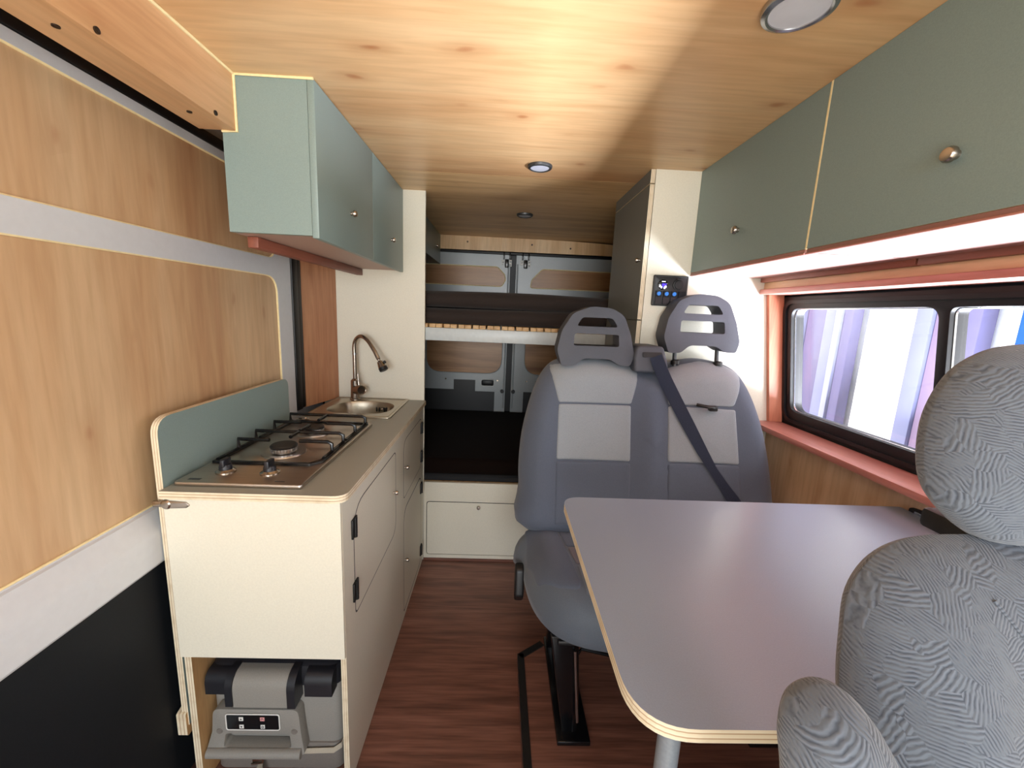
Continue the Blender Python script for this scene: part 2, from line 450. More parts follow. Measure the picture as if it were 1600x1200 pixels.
# ================================================================== SETTING
ZC = 1.904
struct('floor', BX(-.95, 1.22, -.55, 3.3, -.04, 0), FLOORM, smooth=False)
struct('ceiling', BX(-.95, 1.2, -.35, 1.775, ZC, ZC+.03), PLYC, smooth=False)
struct('ceiling_rear', BX(-.95, 1.2, 1.778, 3.3, ZC, ZC+.03), PLYR, smooth=False)
struct('roof', BX(-.97, 1.24, -.36, 3.32, ZC+.031, ZC+.07), WHITE, smooth=False)
# sunken platform with a black edge under the bench
pf = [(.118, .62), (.114, 1.325), (.20, 1.385), (1.115, 1.385), (1.115, .62)]
b = PL(pf, 'z', 0, .095)
struct('trim_1', b, [FLOORM, FLOORM], smooth=False)
b = NB()
for (x0, y0), (x1, y1) in zip(pf, pf[1:3]):
    d = Vector((x1-x0, y1-y0, 0)).normalized(); q = Vector((-d.y, d.x, 0))
    A = Vector((x0, y0, 0)); B_ = Vector((x1, y1, 0))+d*.004
    for s in range(1):
        vs = []
        for P in (A, B_):
            for off, z in ((.004, .080), (.004, .099), (-.02, .099), (-.02, .080)):
                vs.append(b.verts.new(P+q*off+Vector((0, 0, z))))
        for k in range(4): b.faces.new((vs[k-1], vs[k], vs[4+k], vs[4+k-1]))
        b.faces.new(vs[:4]); b.faces.new(vs[4:])
edge_strip = struct('trim_2', b, BLACK, smooth=False)
# ---- left: sliding side door
door = thing('door_1', 'x', 'x', (-.87, .7, 0)); del door['label']; del door['category']; door['kind'] = 'structure'
DX = -.86
up_o = rounded([(-.35, 1.520), (1.60, 1.520), (1.665, 1.60), (1.665, 1.776), (-.35, 1.776)], [0, .05, .03, .03, 0])
lo_o = rounded([(-.35, .838), (1.625, .838), (1.625, 1.456), (-.35, 1.456)], [0, .03, .07, 0])
obj('door_frame', PL([rect(-.36, 1.725, .02, 1.800), up_o, lo_o], 'x', DX-.025, DX, 0, 0), WHITE, door, 'white painted steel frame')
obj('plywood_panel', PL(up_o, 'x', DX-.02, DX-.006, 0, 0), PLYL, door, 'upper plywood panel')
obj('plywood_panel', PL(lo_o, 'x', DX-.02, DX-.006, 0, 0), PLYL, door, 'large lower plywood panel')
for L in (up_o, lo_o):
    obj('caulk_line', flatring(NB(), L, 'x', DX-.004, .0035), CAULK, door)
# swollen rail with a crease, extruded along y
b = NB(); prof = [(DX-.002, .836), (DX+.006, .832), (DX+.018, .800), (DX+.026, .786), (DX+.028, .775), (DX+.027, .702), (DX+.022, .695), (DX-.002, .695)]
A = [b.verts.new((x, -.36, z)) for x, z in prof]; B_ = [b.verts.new((x, 1.45, z)) for x, z in prof]
bridge(b, A, B_); b.faces.new(A); b.faces.new(B_[::-1])
obj('armrest_rail', b, WHITE, door, 'white swollen rail', sharp=25)
obj('lower_lining', BX(DX, DX+.012, -.36, 1.45, .02, .694), DARKP, door, 'black lower lining')
obj('floor_sill', BX(DX+.0125, -.815, -.36, .95, .0, .03), WHITE, door)
obj('rubber_seal', BX(DX-.03, DX+.004, -.36, 1.727, 1.801, 1.832, .006), RUBBER, door)
b = BX(DX-.04, DX+.006, 1.729, 1.778, .90, 1.86, .008); box(b, DX-.04, DX-.002, 1.780, 1.822, .90, 1.86, .008)
obj('rubber_seal', b, RUBBER, door, 'upright black seal')
# plywood post panel between the door and the partition
b = NB()
P = [(DX-.006, 1.824), (-.806, 2.048), (-.83, 2.048), (DX-.03, 1.824)]
plate(b, P, 'z', .897, ZC, 0, 0); struct('wall_left', b, PLYP, smooth=False)
struct('wall_left_shell', BX(-.945, -.90, -.36, 3.3, 0, ZC), WHITE, smooth=False)
struct('wall_left_rear', BX(-.898, -.885, 2.07, 3.28, 0, ZC), DARKP, smooth=False)
# boxed plywood beam over the door
beam = struct('trim_3', BX(-.765, -.676, -.36, 1.1235, 1.774, ZC), PLYB, smooth=False)
b = NB()
for y in (.32, .77, 1.05):
    lathe(b, [(.0, .0015), (.003, .001), (.0055, .0022), (.0055, 0)], (-.676, y, 1.782), (1, 0, 0), 14)
    lathe(b, [(.0, .0015), (.003, .001), (.0055, .0022), (.0055, 0)], (-.720, y-.02, 1.774), (0, 0, -1), 14)
obj('screw_heads', b, SCREW, beam)
b = TB([(-.674, -.36, ZC-.002), (-.674, 1.124, ZC-.002), (-.482, 1.124, ZC-.002)], .0035, 6)
tube(b, [(-.674, 1.124, ZC), (-.674, 1.124, 1.772), (-.710, 1.124, 1.772)], .0035, 6)
struct('trim_4', b, CAULK)

# ---- partitions
PY = 2.05
struct('wall_partition_left', PL(rect(-.88, -.377, .0, ZC), 'y', PY, PY+.018, 0, 1), [CREAM, CREAM], smooth=False)
struct('wall_partition_right', PL([(.5525, 0), (1.13, 0), (1.185, .8), (1.175, .975), (1.1, 1.463), (1.09, ZC), (.5525, ZC)], 'y', 1.604, 1.622, 0, 1), [CREAM, EDGE], smooth=False)

# ---- right wall with window
wx = lambda z: 1.10+.15*(1.463-z)
WT = lambda u, v, w: (wx(v)+w, u, v)
struct('wall_right', BX(1.118, 1.15, -.36, 1.602, 0, .945), ply('right_wall_plywood', lin(224, 192, 158), lin(214, 178, 142), lin(194, 152, 116), 'z', .4, .4, 1., 23.), smooth=False)
struct('wall_right_shell', PL([rect(-.36, 3.3, .0, ZC), rect(.452, 1.588, .985, 1.462)], 'x', 0.05, .075, 0, 0, fn=WT), DARKP, smooth=False)
struct('wall_right_rear', BX(1.10, 1.118, 1.625, 3.28, 0, ZC), DARKP, smooth=False)
win = thing('window_1', 'x', 'x', (1.13, 1.0, .96)); del win['label']; del win['category']; win['kind'] = 'structure'
W0, W1, Z0, Z1 = .44, 1.600, .965, 1.464
gl = rect(1.016, 1.548, 1.024, 1.420, .035); gr = rect(.49, .990, 1.024, 1.420, .02)
obj('window_frame', PL([rect(W0, W1, Z0, Z1, .03), gl, gr], 'x', -.004, .045, 0, 0, bev=.004, fn=WT), RUBBER, win, 'black window frame')
obj('frame_lip', PL([rect(W0+.016, W1-.016, Z0+.014, Z1-.014, .05), rect(W0+.028, W1-.028, Z0+.026, Z1-.026, .045)], 'x', -.012, -.004, 0, 0, fn=WT), RUBBER, win)
for g in (gl, gr):
    obj('pane', PL(rect(min(p[0] for p in g)-.004, max(p[0] for p in g)+.004, 1.020, 1.424, .03), 'x', .022, .026, 0, 0, fn=WT), GLASS, win)
    f_ = [WT(u, v, .012) for u, v in g]
    obj('pane_gasket', TB(f_+[f_[0]], .0035, 6), ALU, win, 'pale inner gasket')
struct('trim_5', PL([(1.034, 1.4695), (1.112, .967), (1.165, .967), (1.094, 1.4695)], 'y', 1.586, 1.603, 0, 0), SAPZ, smooth=False)
struct('trim_6', PL(rect(1.040, 1.165, -.36, 1.603, .002), 'z', .946, .966, 0, 0, bev=.003), SAPELE)
struct('trim_7', BX(1.020, 1.085, -.36, 1.603, 1.4905, 1.546), PLYB, smooth=False)
struct('trim_8', BX(1.004, 1.10, -.36, 1.603, 1.470, 1.4895, .003), SAPELE)

# ---- rear doors
RY = 3.2
for nm, x0, x1, ups, lows, blk in (
    ('door_2', -.90, .054, rounded([(-.75, 1.548), (-.005, 1.550), (.024, 1.60), (.015, 1.640), (-.040, 1.694), (-.75, 1.694)], [0, .03, .03, .03, .04, 0]),
     rounded([(-.575, .872), (.020, .872), (.020, 1.25), (-.575, 1.25)], [.12, .12, .05, .05]),
     [(-.90, .03), (-.03, .03), (-.03, .728), (-.185, .728), (-.185, .818), (-.355, .818), (-.355, .738), (-.90, .738)]),
    ('door_3', .100, 1.05, rounded([(.212, 1.549), (.86, 1.548), (.86, 1.690), (.30, 1.692), (.225, 1.610)], [.02, 0, 0, .05, .03]),
     rounded([(.196, .875), (.80, .875), (.80, 1.25), (.196, 1.25)], [.12, .12, .05, .05]),
     [(.20, .03), (1.0, .03), (1.0, .735), (.20, .735)])):
    d = thing(nm, 'x', 'x', ((x0+x1)/2, RY, 0)); del d['label']; del d['category']; d['kind'] = 'structure'
    obj('door_frame', PL([rect(x0, x1, .04, 1.785), ups, lows], 'y', RY, RY+.03, 0, 0), GREYP, d)
    obj('plywood_panel', PL(ups, 'y', RY+.012, RY+.022, 0, 0), PLYD, d, 'upper plywood panel')
    obj('plywood_panel', PL(lows, 'y', RY+.012, RY+.022, 0, 0), PLYD, d, 'lower plywood panel')
    for L in (ups, lows): obj('caulk_line', flatring(NB(), L, 'y', RY, .004), CAULK if L is ups else GREYP, d)
    obj('lower_lining', PL(blk, 'y', RY-.008, RY-.001, 0, 0), BLACK, d, 'black lower lining')
    xe = x1-.012 if nm == 'door_2' else x0+.012
    obj('edge_highlight', TB([(xe, RY-.006, .6), (xe, RY-.006, 1.72)], .006, 8), GREYP, d)  # slim tube put in to draw the highlight line along the door edge
    hx = .030 if nm == 'door_2' else .172
    hb = BX(hx-.042, hx-.018, RY-.006, RY, 1.712, 1.748, .003); box(hb, hx+.014, hx+.036, RY-.006, RY, 1.700, 1.750, .003)
    h = obj('hinge_plate', hb, KEYW, d, 'white hinge plate')
    hb = BX(hx-.016, hx+.012, RY-.022, RY, 1.69, 1.752, .004); box(hb, hx-.03, hx-.02, RY-.03, RY, 1.75, 1.80, .003); box(hb, hx+.015, hx+.025, RY-.03, RY, 1.75, 1.80, .003)
    for sx, sz in ((-.03, 1.73), (.025, 1.735), (.025, 1.712)):
        lathe(hb, [(0, .004), (.006, .004), (.006, 0)], (hx+sx, RY-.006, sz), (0, -1, 0), 10)
    obj('hinge_arm', hb, GLOSSB, h)
    if nm == 'door_2':
        s = obj('latch_slot', BX(-.135, -.040, RY-.006, RY, .778, .822, .01), BLACK, d)
        obj('slot_rim', flatring(NB(), rect(-.139, -.036, .774, .826, .012), 'y', RY-.003, .003), KEYW, s)
    lx = .030 if nm == 'door_2' else .118
    obj('latch', LT([(0, .02), (.014, .02), (.016, 0)], (lx, RY, .735), (0, -1, 0), 14), BLACK, d)
    sb = NB()
    for qx in ((-.20, -.01) if nm == 'door_2' else (.22, .30)):
        lathe(sb, [(0, .003), (.006, .003), (.007, 0)], (qx if qx != -.20 else -.42, RY, .82), (0, -1, 0), 10)
    obj('screw_heads', sb, CHROME, d)
struct('wall_rear', BX(-.95, 1.22, RY+.031, RY+.06, 0, ZC), RUBBER, smooth=False)
arc = [(-.88, 1.803), (1.09, 1.808)]+[(1.09-1.97*k/24, 1.903-.028*max(0, (1.09-1.97*k/24-.25)/.84)**2) for k in range(25)]
tr = struct('trim_9', PL(arc, 'y', RY-.03, RY-.012, 0, 0), ply('rear_trim_plywood', lin(236, 204, 158), lin(228, 190, 140), lin(210, 168, 118), 'z', .0, .4, 1.2, 27.), smooth=False)
b = NB()
for x, z in ((-.50, 1.853), (-.27, 1.862), (.21, 1.862), (.50, 1.848)):
    lathe(b, [(0, .002), (.0065, .003), (.0065, 0)], (x, RY-.03, z), (0, -1, 0), 12)
obj('screw_heads', b, SCREW, tr)
struct('trim_10', BX(-.88, 1.08, RY-.028, RY-.0085, 1.784, 1.8025, .004), RUBBER)

# ---- outdoors beyond the side window
struct('ground', BX(-14, 14, -14, 14, -.62, -.55), GROUND, smooth=False)
struct('wall_outside', BX(2.62, 2.70, -4, 8, -.55, 3.2), OUTW, smooth=False)

# ================================================================== LEFT OVERHEAD CABINET
c = thing('overhead_cabinet', 'grey overhead cabinet with two doors above the hob and sink', 'cabinet', (-.59, 1.13, 1.53))
endp = [(-.711, 1.534), (-.500, 1.534), (-.500, ZC), (-.672, ZC), (-.672, 1.774), (-.711, 1.774)]
obj('end_panel', PL(endp, 'y', 1.127, 1.142, 0, 1), [LAM, LAM], c, 'pale green grey end panel', smooth=False)
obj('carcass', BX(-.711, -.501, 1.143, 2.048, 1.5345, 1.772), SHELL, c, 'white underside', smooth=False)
for y0, y1, ky in ((1.127, 1.586, 1.362), (1.589, 2.048, 1.835)):
    d = obj('door', BX(-.4995, -.482, y0, y1, 1.528, ZC-.002, .0012), LAM, c)
    knob(d, (-.482, ky, 1.642), (1, 0, 0), .010)
obj('batten', BX(-.705, -.676, 1.19, 2.048, 1.504, 1.5335, .002), SAPD, c, 'red hardwood batten')

# small rear cabinet over the bed
c = thing('overhead_cabinet', 'small dark grey cabinet over the rear bunk behind the cream partition', 'cabinet', (-.67, 2.65, 1.69))
obj('carcass', BX(-.87, -.486, 2.075, 3.165, 1.697, ZC-.003), LAM, c, smooth=False)
d = obj('door', BX(-.485, -.470, 2.075, 3.165, 1.694, ZC-.002, .0012), LAM, c)
knob(d, (-.470, 2.95, 1.79), (1, 0, 0), .010)

# ================================================================== RIGHT OVERHEAD CABINETS
for y0, y1, ky, lab in ((1.0015, 1.602, 1.307, 'far grey overhead cabinet meeting the cream wall above the bench seat'),
                        (-.30, .9955, .692, 'near grey overhead cabinet with large nickel knob above the side window')):
    c = thing('overhead_cabinet', lab, 'cabinet', (.87, (y0+y1)/2, 1.526))
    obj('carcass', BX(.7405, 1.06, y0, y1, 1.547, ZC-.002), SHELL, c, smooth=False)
    d = obj('door', PL(rect(y0, y1, 1.540, ZC-.001), 'x', .723, .740, 0, 1), [LAM, CAULK], c, smooth=False)
    knob(d, (.723, ky, 1.641), (-1, 0, 0), .0125)
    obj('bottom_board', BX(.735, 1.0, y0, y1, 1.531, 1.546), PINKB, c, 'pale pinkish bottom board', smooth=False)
    eb = BX(.7235, .7345, y0, y1, 1.5265, 1.5395, .001)
    e = obj('front_edge', eb, PINKB, c, 'pinkish edge strip')
    eb = TB([(.7232, y0, 1.529), (.7232, y1, 1.529)], .0022, 6); tube(eb, [(.7365, y0, 1.5300), (.7365, y1, 1.5300)], .0030, 6)
    obj('red_line', eb, SAPELE, e)
    obj('batten', BX(1.0005, 1.0195, y0, y1 if y1 < 1 else y1-.002, 1.515, 1.546, .002), SAPD, c, 'red hardwood batten')
struct('trim_11', BX(.7225, .7395, .9958, 1.0012, 1.5405, ZC-.001), CAULK, smooth=False)

# ================================================================== WARDROBE
c = thing('wardrobe', 'tall dark grey wardrobe with ply edges beside the bunk', 'wardrobe', (.82, 1.85, 0))
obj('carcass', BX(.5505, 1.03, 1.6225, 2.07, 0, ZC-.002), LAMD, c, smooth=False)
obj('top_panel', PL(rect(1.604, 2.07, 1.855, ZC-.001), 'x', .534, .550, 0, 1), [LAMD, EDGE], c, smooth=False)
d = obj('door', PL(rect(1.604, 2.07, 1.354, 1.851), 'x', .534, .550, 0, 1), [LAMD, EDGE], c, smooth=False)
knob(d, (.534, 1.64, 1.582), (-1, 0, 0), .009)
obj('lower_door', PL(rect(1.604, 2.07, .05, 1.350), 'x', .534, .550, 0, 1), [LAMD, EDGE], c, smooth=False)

# ================================================================== KITCHEN CABINET
kc = thing('kitchen_cabinet', 'cream kitchen cabinet with black hinges under the grey worktop', 'cabinet', (-.6, 1.5, 0))
KX = -.380
doors = []
def ctrdoor(pts, r): return rounded(pts, r)
d1 = rounded([(1.035, .495), (1.487, .495), (1.487, .822), (1.035, .822)], [.02, .06, .02, .09])
d2 = rounded([(1.612, .565), (1.985, .565), (1.985, .820), (1.612, .820)], [.02, .04, .02, .06])
d3 = rounded([(1.612, .030), (1.985, .030), (1.985, .515), (1.612, .515)], [.015, .04, .04, .07])
obj('front_panel', PL([rect(.9605, 2.047, .002, .876), d1, d2, d3], 'x', KX-.015, KX, 0, 1), [CREAM, EDGE], kc, smooth=False)
for L, hp, kp, hz in ((d1, 1.035, (1.450, .672), (.765, .575)), (d2, 1.985, (1.632, .700), (.77, .62)), (d3, 1.985, (1.630, .275), (.45, .10))):
    cy_ = sum(p[0] for p in L)/len(L); cz_ = sum(p[1] for p in L)/len(L)
    sy_ = lambda p: (cy_+(p[0]-cy_)*.984, cz_+(p[1]-cz_)*.980)
    d = obj('door', PL([sy_(p) for p in L], 'x', KX-.014, KX+.0002, 0, 1), [CREAM, BLACK], kc, smooth=False)
    obj('door_gap', PL([[(cy_+(p[0]-cy_)*1.002, cz_+(p[1]-cz_)*1.002) for p in L], [sy_(p) for p in L]], 'x', KX-.0145, KX+.0001, 0, 0), BLACK, kc, 'black gap')
    knob(d, (KX, *kp), (1, 0, 0), .008)
    for z in hz:
        s = 1 if hp < 1.5 else -1
        hb = BX(KX, KX+.006, hp-.018*1, hp+.018, z-.028, z+.028, .002)
        tube(hb, [(KX+.006, hp, z-.028), (KX+.006, hp, z+.028)], .005, 10)
        obj('hinge', hb, BLACK, d, 'black hinge')
obj('end_panel', BX(-.808, KX-.0005, .951, .960, .430, .876), CREAM, kc, 'cream end panel', smooth=False)
obj('back_side_board', PL(rect(.9606, 1.60, .002, .4295), 'x', -.806, -.788, 0, 1), [RAW, EDGE], kc, 'bare plywood side of the cooler bay', smooth=False)
obj('bay_roof', BX(-.806, KX-.016, .9606, 1.60, .43, .445), RAW, kc, smooth=False)
obj('bay_back', BX(-.787, KX-.016, 1.60, 1.615, .002, .43), RAW, kc, smooth=False)

bowl = spline([(-.765, 1.80), (-.755, 1.87), (-.715, 1.935), (-.62, 1.962), (-.525, 1.940), (-.485, 1.885), (-.480, 1.80), (-.505, 1.745), (-.56, 1.722), (-.685, 1.722), (-.74, 1.745)], 5)
wt = thing('worktop', 'grey laminate worktop with pale plywood edge on the kitchen cabinet', 'worktop', (-.6, 1.5, .877))
obj('top_board', PL([rounded([(-.811, .945), (-.366, .945), (-.366, 2.047), (-.811, 2.047)], [0, .035, .012, 0]), bowl], 'z', .877, .897, 0, 1), [LAMW, EDGE], wt, smooth=False)
b = BX(-.800, -.775, 1.59, 1.615, .8975, .904, .002); lathe(b, [(.012, 0), (.014, .008), (.009, .011), (.006, .004), (0, .004)], (-.765, 1.60, .8973), (0, 0, 1), 20)
ft = thing('cable_gland', 'small chrome fitting on the worktop behind the hob', 'fitting', (-.775, 1.60, .8972))
obj('body', b, CHROME, ft)

# splashback board with rounded corners
sb = thing('splashback', 'grey laminate splashback board with rounded plywood edge behind the hob', 'splashback', (-.822, 1.25, .18))
obj('board', PL(rounded([(.962, .205), (1.00, .205), (1.00, .80), (1.572, .80), (1.572, 1.073), (.962, 1.073)], [0, 0, 0, 0, .035, .045]), 'x', -.829, -.8125, 0, 1), [LAM, EDGE], sb, smooth=False)
obj('foot_block', PL(rounded([(.955, .175), (.99, .175), (.99, .255), (.955, .245)], .006), 'x', -.840, -.815, 0, 1), [RAW, EDGE], sb, 'bare plywood foot block', smooth=False)
# turn latch
t = thing('turn_latch', 'silver turn latch at the front corner under the worktop', 'latch', (-.80, .953, .855))
obj('latch_arm', PL(rounded([(-.800, .850), (-.752, .853), (-.742, .860), (-.752, .869), (-.800, .872)], .006), 'y', .948, .957, 0, 0, bev=.002), CHROME, t)
b = LT([(0, 0), (.013, 0), (.013, .008), (.009, .012), (0, .013)], (-.800, .957, .861), (0, -1, 0), 18)
box(b, -.835, -.800, .950, .9575, .852, .868, .003)
obj('latch_pivot', b, CHROME, t)

# ================================================================== HOB
HZ = .897
hb = thing('gas_hob', 'stainless two burner gas hob with black knobs set in the worktop', 'hob', (-.64, 1.26, HZ))
b = NB()
plate(b, rect(-.800, -.485, .975, 1.555, .008), 'z', HZ, HZ+.012, 0, 0, bev=.004)
obj('hob_plate', b, STEEL, hb)
b = NB()
obj('burner_tray', PL([rounded([(-.790, 1.10), (-.520, 1.10), (-.495, 1.135), (-.495, 1.545), (-.790, 1.545)], [.005, .01, .01, .02, .02]), rounded([(-.776, 1.112), (-.528, 1.112), (-.508, 1.14), (-.508, 1.532), (-.776, 1.532)], [.005, .01, .01, .02, .02])], 'z', HZ+.012, HZ+.019, 0, 0, bev=.002), GLOSSB, hb, 'black rim')
def bar(bm, pts, w=.0058): return tube(bm, pts, w, 8)
zt = HZ+.048
for nm, segs in (('pan_support', [[(-.783, 1.21, HZ+.018), (-.783, 1.21, zt), (-.690, 1.21, zt)], [(-.503, 1.21, HZ+.018), (-.503, 1.21, zt-.006), (-.515, 1.21, zt), (-.60, 1.21, zt)],
                                  [(-.783, 1.30, HZ+.018), (-.783, 1.30, zt), (-.515, 1.30, zt), (-.503, 1.30, zt-.006), (-.503, 1.30, HZ+.018)],
                                  [(-.645, 1.30, zt), (-.645, 1.245, zt)], [(-.783, 1.115, HZ+.018), (-.783, 1.30, HZ+.018)], [(-.503, 1.15, HZ+.018), (-.503, 1.30, HZ+.018)]]),
                 ('pan_support', [[(-.783, 1.41, HZ+.018), (-.783, 1.41, zt), (-.690, 1.41, zt)], [(-.503, 1.41, HZ+.018), (-.503, 1.41, zt-.006), (-.515, 1.41, zt), (-.60, 1.41, zt)],
                                  [(-.783, 1.52, HZ+.018), (-.783, 1.52, zt), (-.515, 1.52, zt), (-.503, 1.52, zt-.006), (-.503, 1.52, HZ+.018)],
                                  [(-.645, 1.304, zt+.002), (-.645, 1.375, zt+.002)], [(-.645, 1.52, zt), (-.645, 1.445, zt)], [(-.783, 1.32, HZ+.018), (-.783, 1.53, HZ+.018)], [(-.503, 1.32, HZ+.018), (-.503, 1.53, HZ+.018)]])):
    b = NB()
    for s in segs: bar(b, s)
    obj(nm, b, GLOSSB, hb, 'black iron pan support')
for y, k in ((1.205, 1.), (1.405, .92)):
    b = LT([(0.062*k, .012), (.060*k, .016), (.050*k, .017), (.040*k, .014), (.036*k, .014)], (-.645, y, HZ), (0, 0, 1), 36)
    bu = obj('burner', b, STEEL, hb)
    b = NB(); lathe(b, [(.030*k, .014), (.036*k, .020), (.037*k, .031), (.034*k, .032), (0, .032)], (-.645, y, HZ), (0, 0, 1), 36)
    for q in range(28):
        a = 2*PI*q/28; p = Vector((-.645+math.cos(a)*.0368*k, y+math.sin(a)*.0368*k, HZ))
        tube(b, [p+Vector((0, 0, .019)), p+Vector((0, 0, .031))], .0014, 5)
    obj('flame_ring', b, ALU, bu, 'bright metal flame ring')
    obj('burner_cap', LT([(.037*k, .032), (.038*k, .035), (.034*k, .039), (0, .041)], (-.645, y, HZ), (0, 0, 1), 32), BLACK, bu, 'black burner cap')
for x in (-.715, -.600):
    b = LT([(.024, .0122), (.024, .016), (.019, .019), (.017, .021), (0, .021)], (x, 1.045, HZ), (0, 0, 1), 28)
    kn = obj('control_knob', b, CHROME, hb, 'silver skirted knob')
    b = LT([(.0155, .021), (.0150, .030), (.013, .034), (0, .035)], (x, 1.045, HZ), (0, 0, 1), 24)
    box(b, x-.006, x+.006, 1.029, 1.061, HZ+.028, HZ+.050, .003)
    obj('grip', b, COOLB, kn, 'black grip')
b = BX(-.775, -.745, .990, 1.000, HZ+.0119, HZ+.0124)
obj('badge', b, BRONZE, hb, 'small dark maker mark')
obj('badge', BX(-.56, -.535, .992, .996, HZ+.0119, HZ+.0124), BRONZE, hb, 'small dark maker mark')

# ================================================================== SINK AND TAP
sk = thing('sink', 'small stainless sink set in the worktop below the gooseneck tap', 'sink', (-.63, 1.85, .80))
bs = [( -.625+(u+.625)*.985, 1.84+(v-1.84)*.985) for u, v in bowl]
obj('rim', PL([rect(-.808, -.450, 1.668, 2.040, .015), bs], 'z', .8972, .902, 0, 0, bev=.0015), SINKM, sk)
b = NB(); rings = []
for s, z in ((.985, .9015), (.965, .896), (.94, .880), (.90, .84), (.84, .810), (.72, .797), (.4, .794), (.14, .792)):
    rings.append([b.verts.new((-.625+(u+.625)*s, 1.84+(v-1.84)*s, z)) for u, v in bowl])
for A, B_ in zip(rings, rings[1:]): bridge(b, A, B_)
b.faces.new(rings[-1])
obj('basin', b, SINKM, sk, sharp=60)
obj('drain', LT([(.03, .001), (.028, .003), (.02, .002), (0, .001)], (-.625, 1.84, .793), (0, 0, 1), 24), CHROME, sk)
b = NB()
for k in range(5):
    if k == 2: continue
    box(b, -.587+k*.012, -.581+k*.012, 1.9325, 1.9375, .858, .880, .001)
ov = obj('overflow', b, BLACK, sk, 'dark overflow slots')
obj('overflow_screw', LT([(0, .003), (.005, .002), (.005, 0)], (-.560, 1.938, .869), (0, -1, .1), 12), CHROME, ov)
b = flatring(NB(), rect(-.795, -.463, 1.682, 2.027, .01), 'z', .902, .0015)
obj('rim_ridge', b, SINKM, sk)

tp = thing('kitchen_tap', 'nickel gooseneck tap with spray head standing on the sink rim', 'tap', (-.705, 1.995, .902))
fx, fy = -.705, 1.995
obj('tap_base', LT([(0, 0), (.027, 0), (.027, .004), (.023, .007), (.021, .06), (.021, .095), (.014, .103), (.010, .105), (0, .105)], (fx, fy, .902), (0, 0, 1), 24), CHROME, tp)
ax = Vector((.75, -.66, .08)).normalized()
b = LT([(.019, .0), (.024, .012), (.024, .056), (.022, .060), (.019, .057), (0, .057)], Vector((fx, fy, .952)), ax, 24)
lv = obj('mixer_body', b, CHROME, tp)
p = Vector((fx, fy, .952))+ax*.034
obj('lever', TB([p+Vector((0, 0, .016)), p+Vector((-.004, .004, .05)), p+Vector((-.006, .006, .082))], [.004, .0038, .005], 10), CHROME, lv)
path = path3([(fx, fy, .995), (fx, fy, 1.10), (fx, fy-.001, 1.165), (fx+.012, fy-.006, 1.20), (fx+.040, fy-.018, 1.216), (fx+.075, fy-.034, 1.198), (fx+.110, fy-.052, 1.155), (fx+.132, fy-.062, 1.118)], 8)
sp_ = obj('spout', TB(path, .0098, 14), CHROME, tp)
obj('collar', TB([(fx, fy, 1.125), (fx, fy, 1.131)], .0112, 14), ALU, sp_)
hd = Vector(path[-1]); ha = (Vector(path[-1])-Vector(path[-3])).normalized(); ha = Vector((ha.x, ha.y, ha.z)).normalized()
sh = obj('spray_head', LT([(.0085, -.004), (.0095, .004), (.0065, .008), (.0065, .013), (.014, .018), (.0165, .030), (.0205, .048), (0, .048)], hd, ha, 22), CHROME, tp)
obj('nozzle', LT([(.0208, .048), (.0208, .062), (.018, .065), (0, .063)], hd, ha, 22), BLACK, sh, 'black nozzle')
q = hd+ha*.030+Vector((.017, -.003, .010))
obj('spray_button', LT([(.0, 0.006), (.006, .006), (.008, 0), (0, -.006)], q, (.8, -.1, .6), 12), BLACK, sh, 'black button')

# ================================================================== COOLER
cl = thing('portable_cooler', 'grey portable cooler with black lid in the open bay of the kitchen cabinet', 'cooler', (-.6, 1.3, 0))
CX0, CX1, CY0, CY1 = -.783, -.418, 1.010, 1.55
b = NB()
plate(b, rect(CX0, CX1, CY0, CY1, .03), 'z', .015, .30, 0, 0, bev=.006)
obj('body', b, COOLG, cl)
b = NB(); plate(b, rect(CX0-.001, CX1+.001, CY0-.006, CY1, .03), 'z', .002, .095, 0, 0, bev=.006)
obj('lower_body', b, COOLD, cl, 'darker lower shell')
b = NB()
A0 = rect(CX0, CX1, CY0-.004, CY1, .035); n = len(A0); rings = []
for s, z in ((1, .29), (1.0, .325), (.985, .348), (.94, .358), (.5, .360)):
    rings.append([b.verts.new((-.6+(u+.6)*s, 1.30+(v-1.30)*s, z)) for u, v in A0])
for A, B_ in zip(rings, rings[1:]): bridge(b, A, B_)
b.faces.new(rings[0]); b.faces.new(rings[-1])
obj('lid', b, COOLB, cl, 'black lid')
def roll(x0, x1, r, cz, yy, z_low):
    """quarter-round moulding along x hanging down the front"""
    pr = [(yy+.03, cz+r)]+[(yy-r*math.sin(a*PI/12)*.9, cz+r*math.cos(a*PI/12)) for a in range(0, 7)]+[(yy-r*.9, z_low), (yy+.03, z_low)]
    bb = NB(); A = [bb.verts.new((x0, y, z)) for y, z in pr]; B2 = [bb.verts.new((x1, y, z)) for y, z in pr]
    bridge(bb, A, B2); bb.faces.new(A); bb.faces.new(B2[::-1]); return bb
obj('lid_roll', roll(-.775, -.715, .030, .318, CY0-.004, .285), COOLB, cl, 'black rounded lid end')
obj('lid_roll', roll(-.505, -.430, .032, .318, CY0-.004, .283), COOLB, cl, 'black rounded lid end')
obj('carry_handle', roll(-.693, -.548, .040, .312, CY0-.008, .258), COOLG, cl, 'grey carry handle')
obj('handle_arm', roll(-.713, -.694, .043, .312, CY0-.008, .262), COOLB, cl, 'black handle arm')
obj('handle_arm', roll(-.547, -.525, .043, .312, CY0-.008, .258), COOLB, cl, 'black handle arm')
bz = PL([rounded([(-.790, .088), (-.765, .165), (-.757, .240), (-.525, .240), (-.520, .165), (-.512, .088)], [.01, .02, .02, .02, .02, .01]), rounded([(-.738, .112), (-.728, .160), (-.552, .160), (-.548, .112)], .01)], 'y', CY0-.034, CY0-.001, 0, 0, bev=.005)
bz = obj('control_bezel', bz, COOLG, cl)
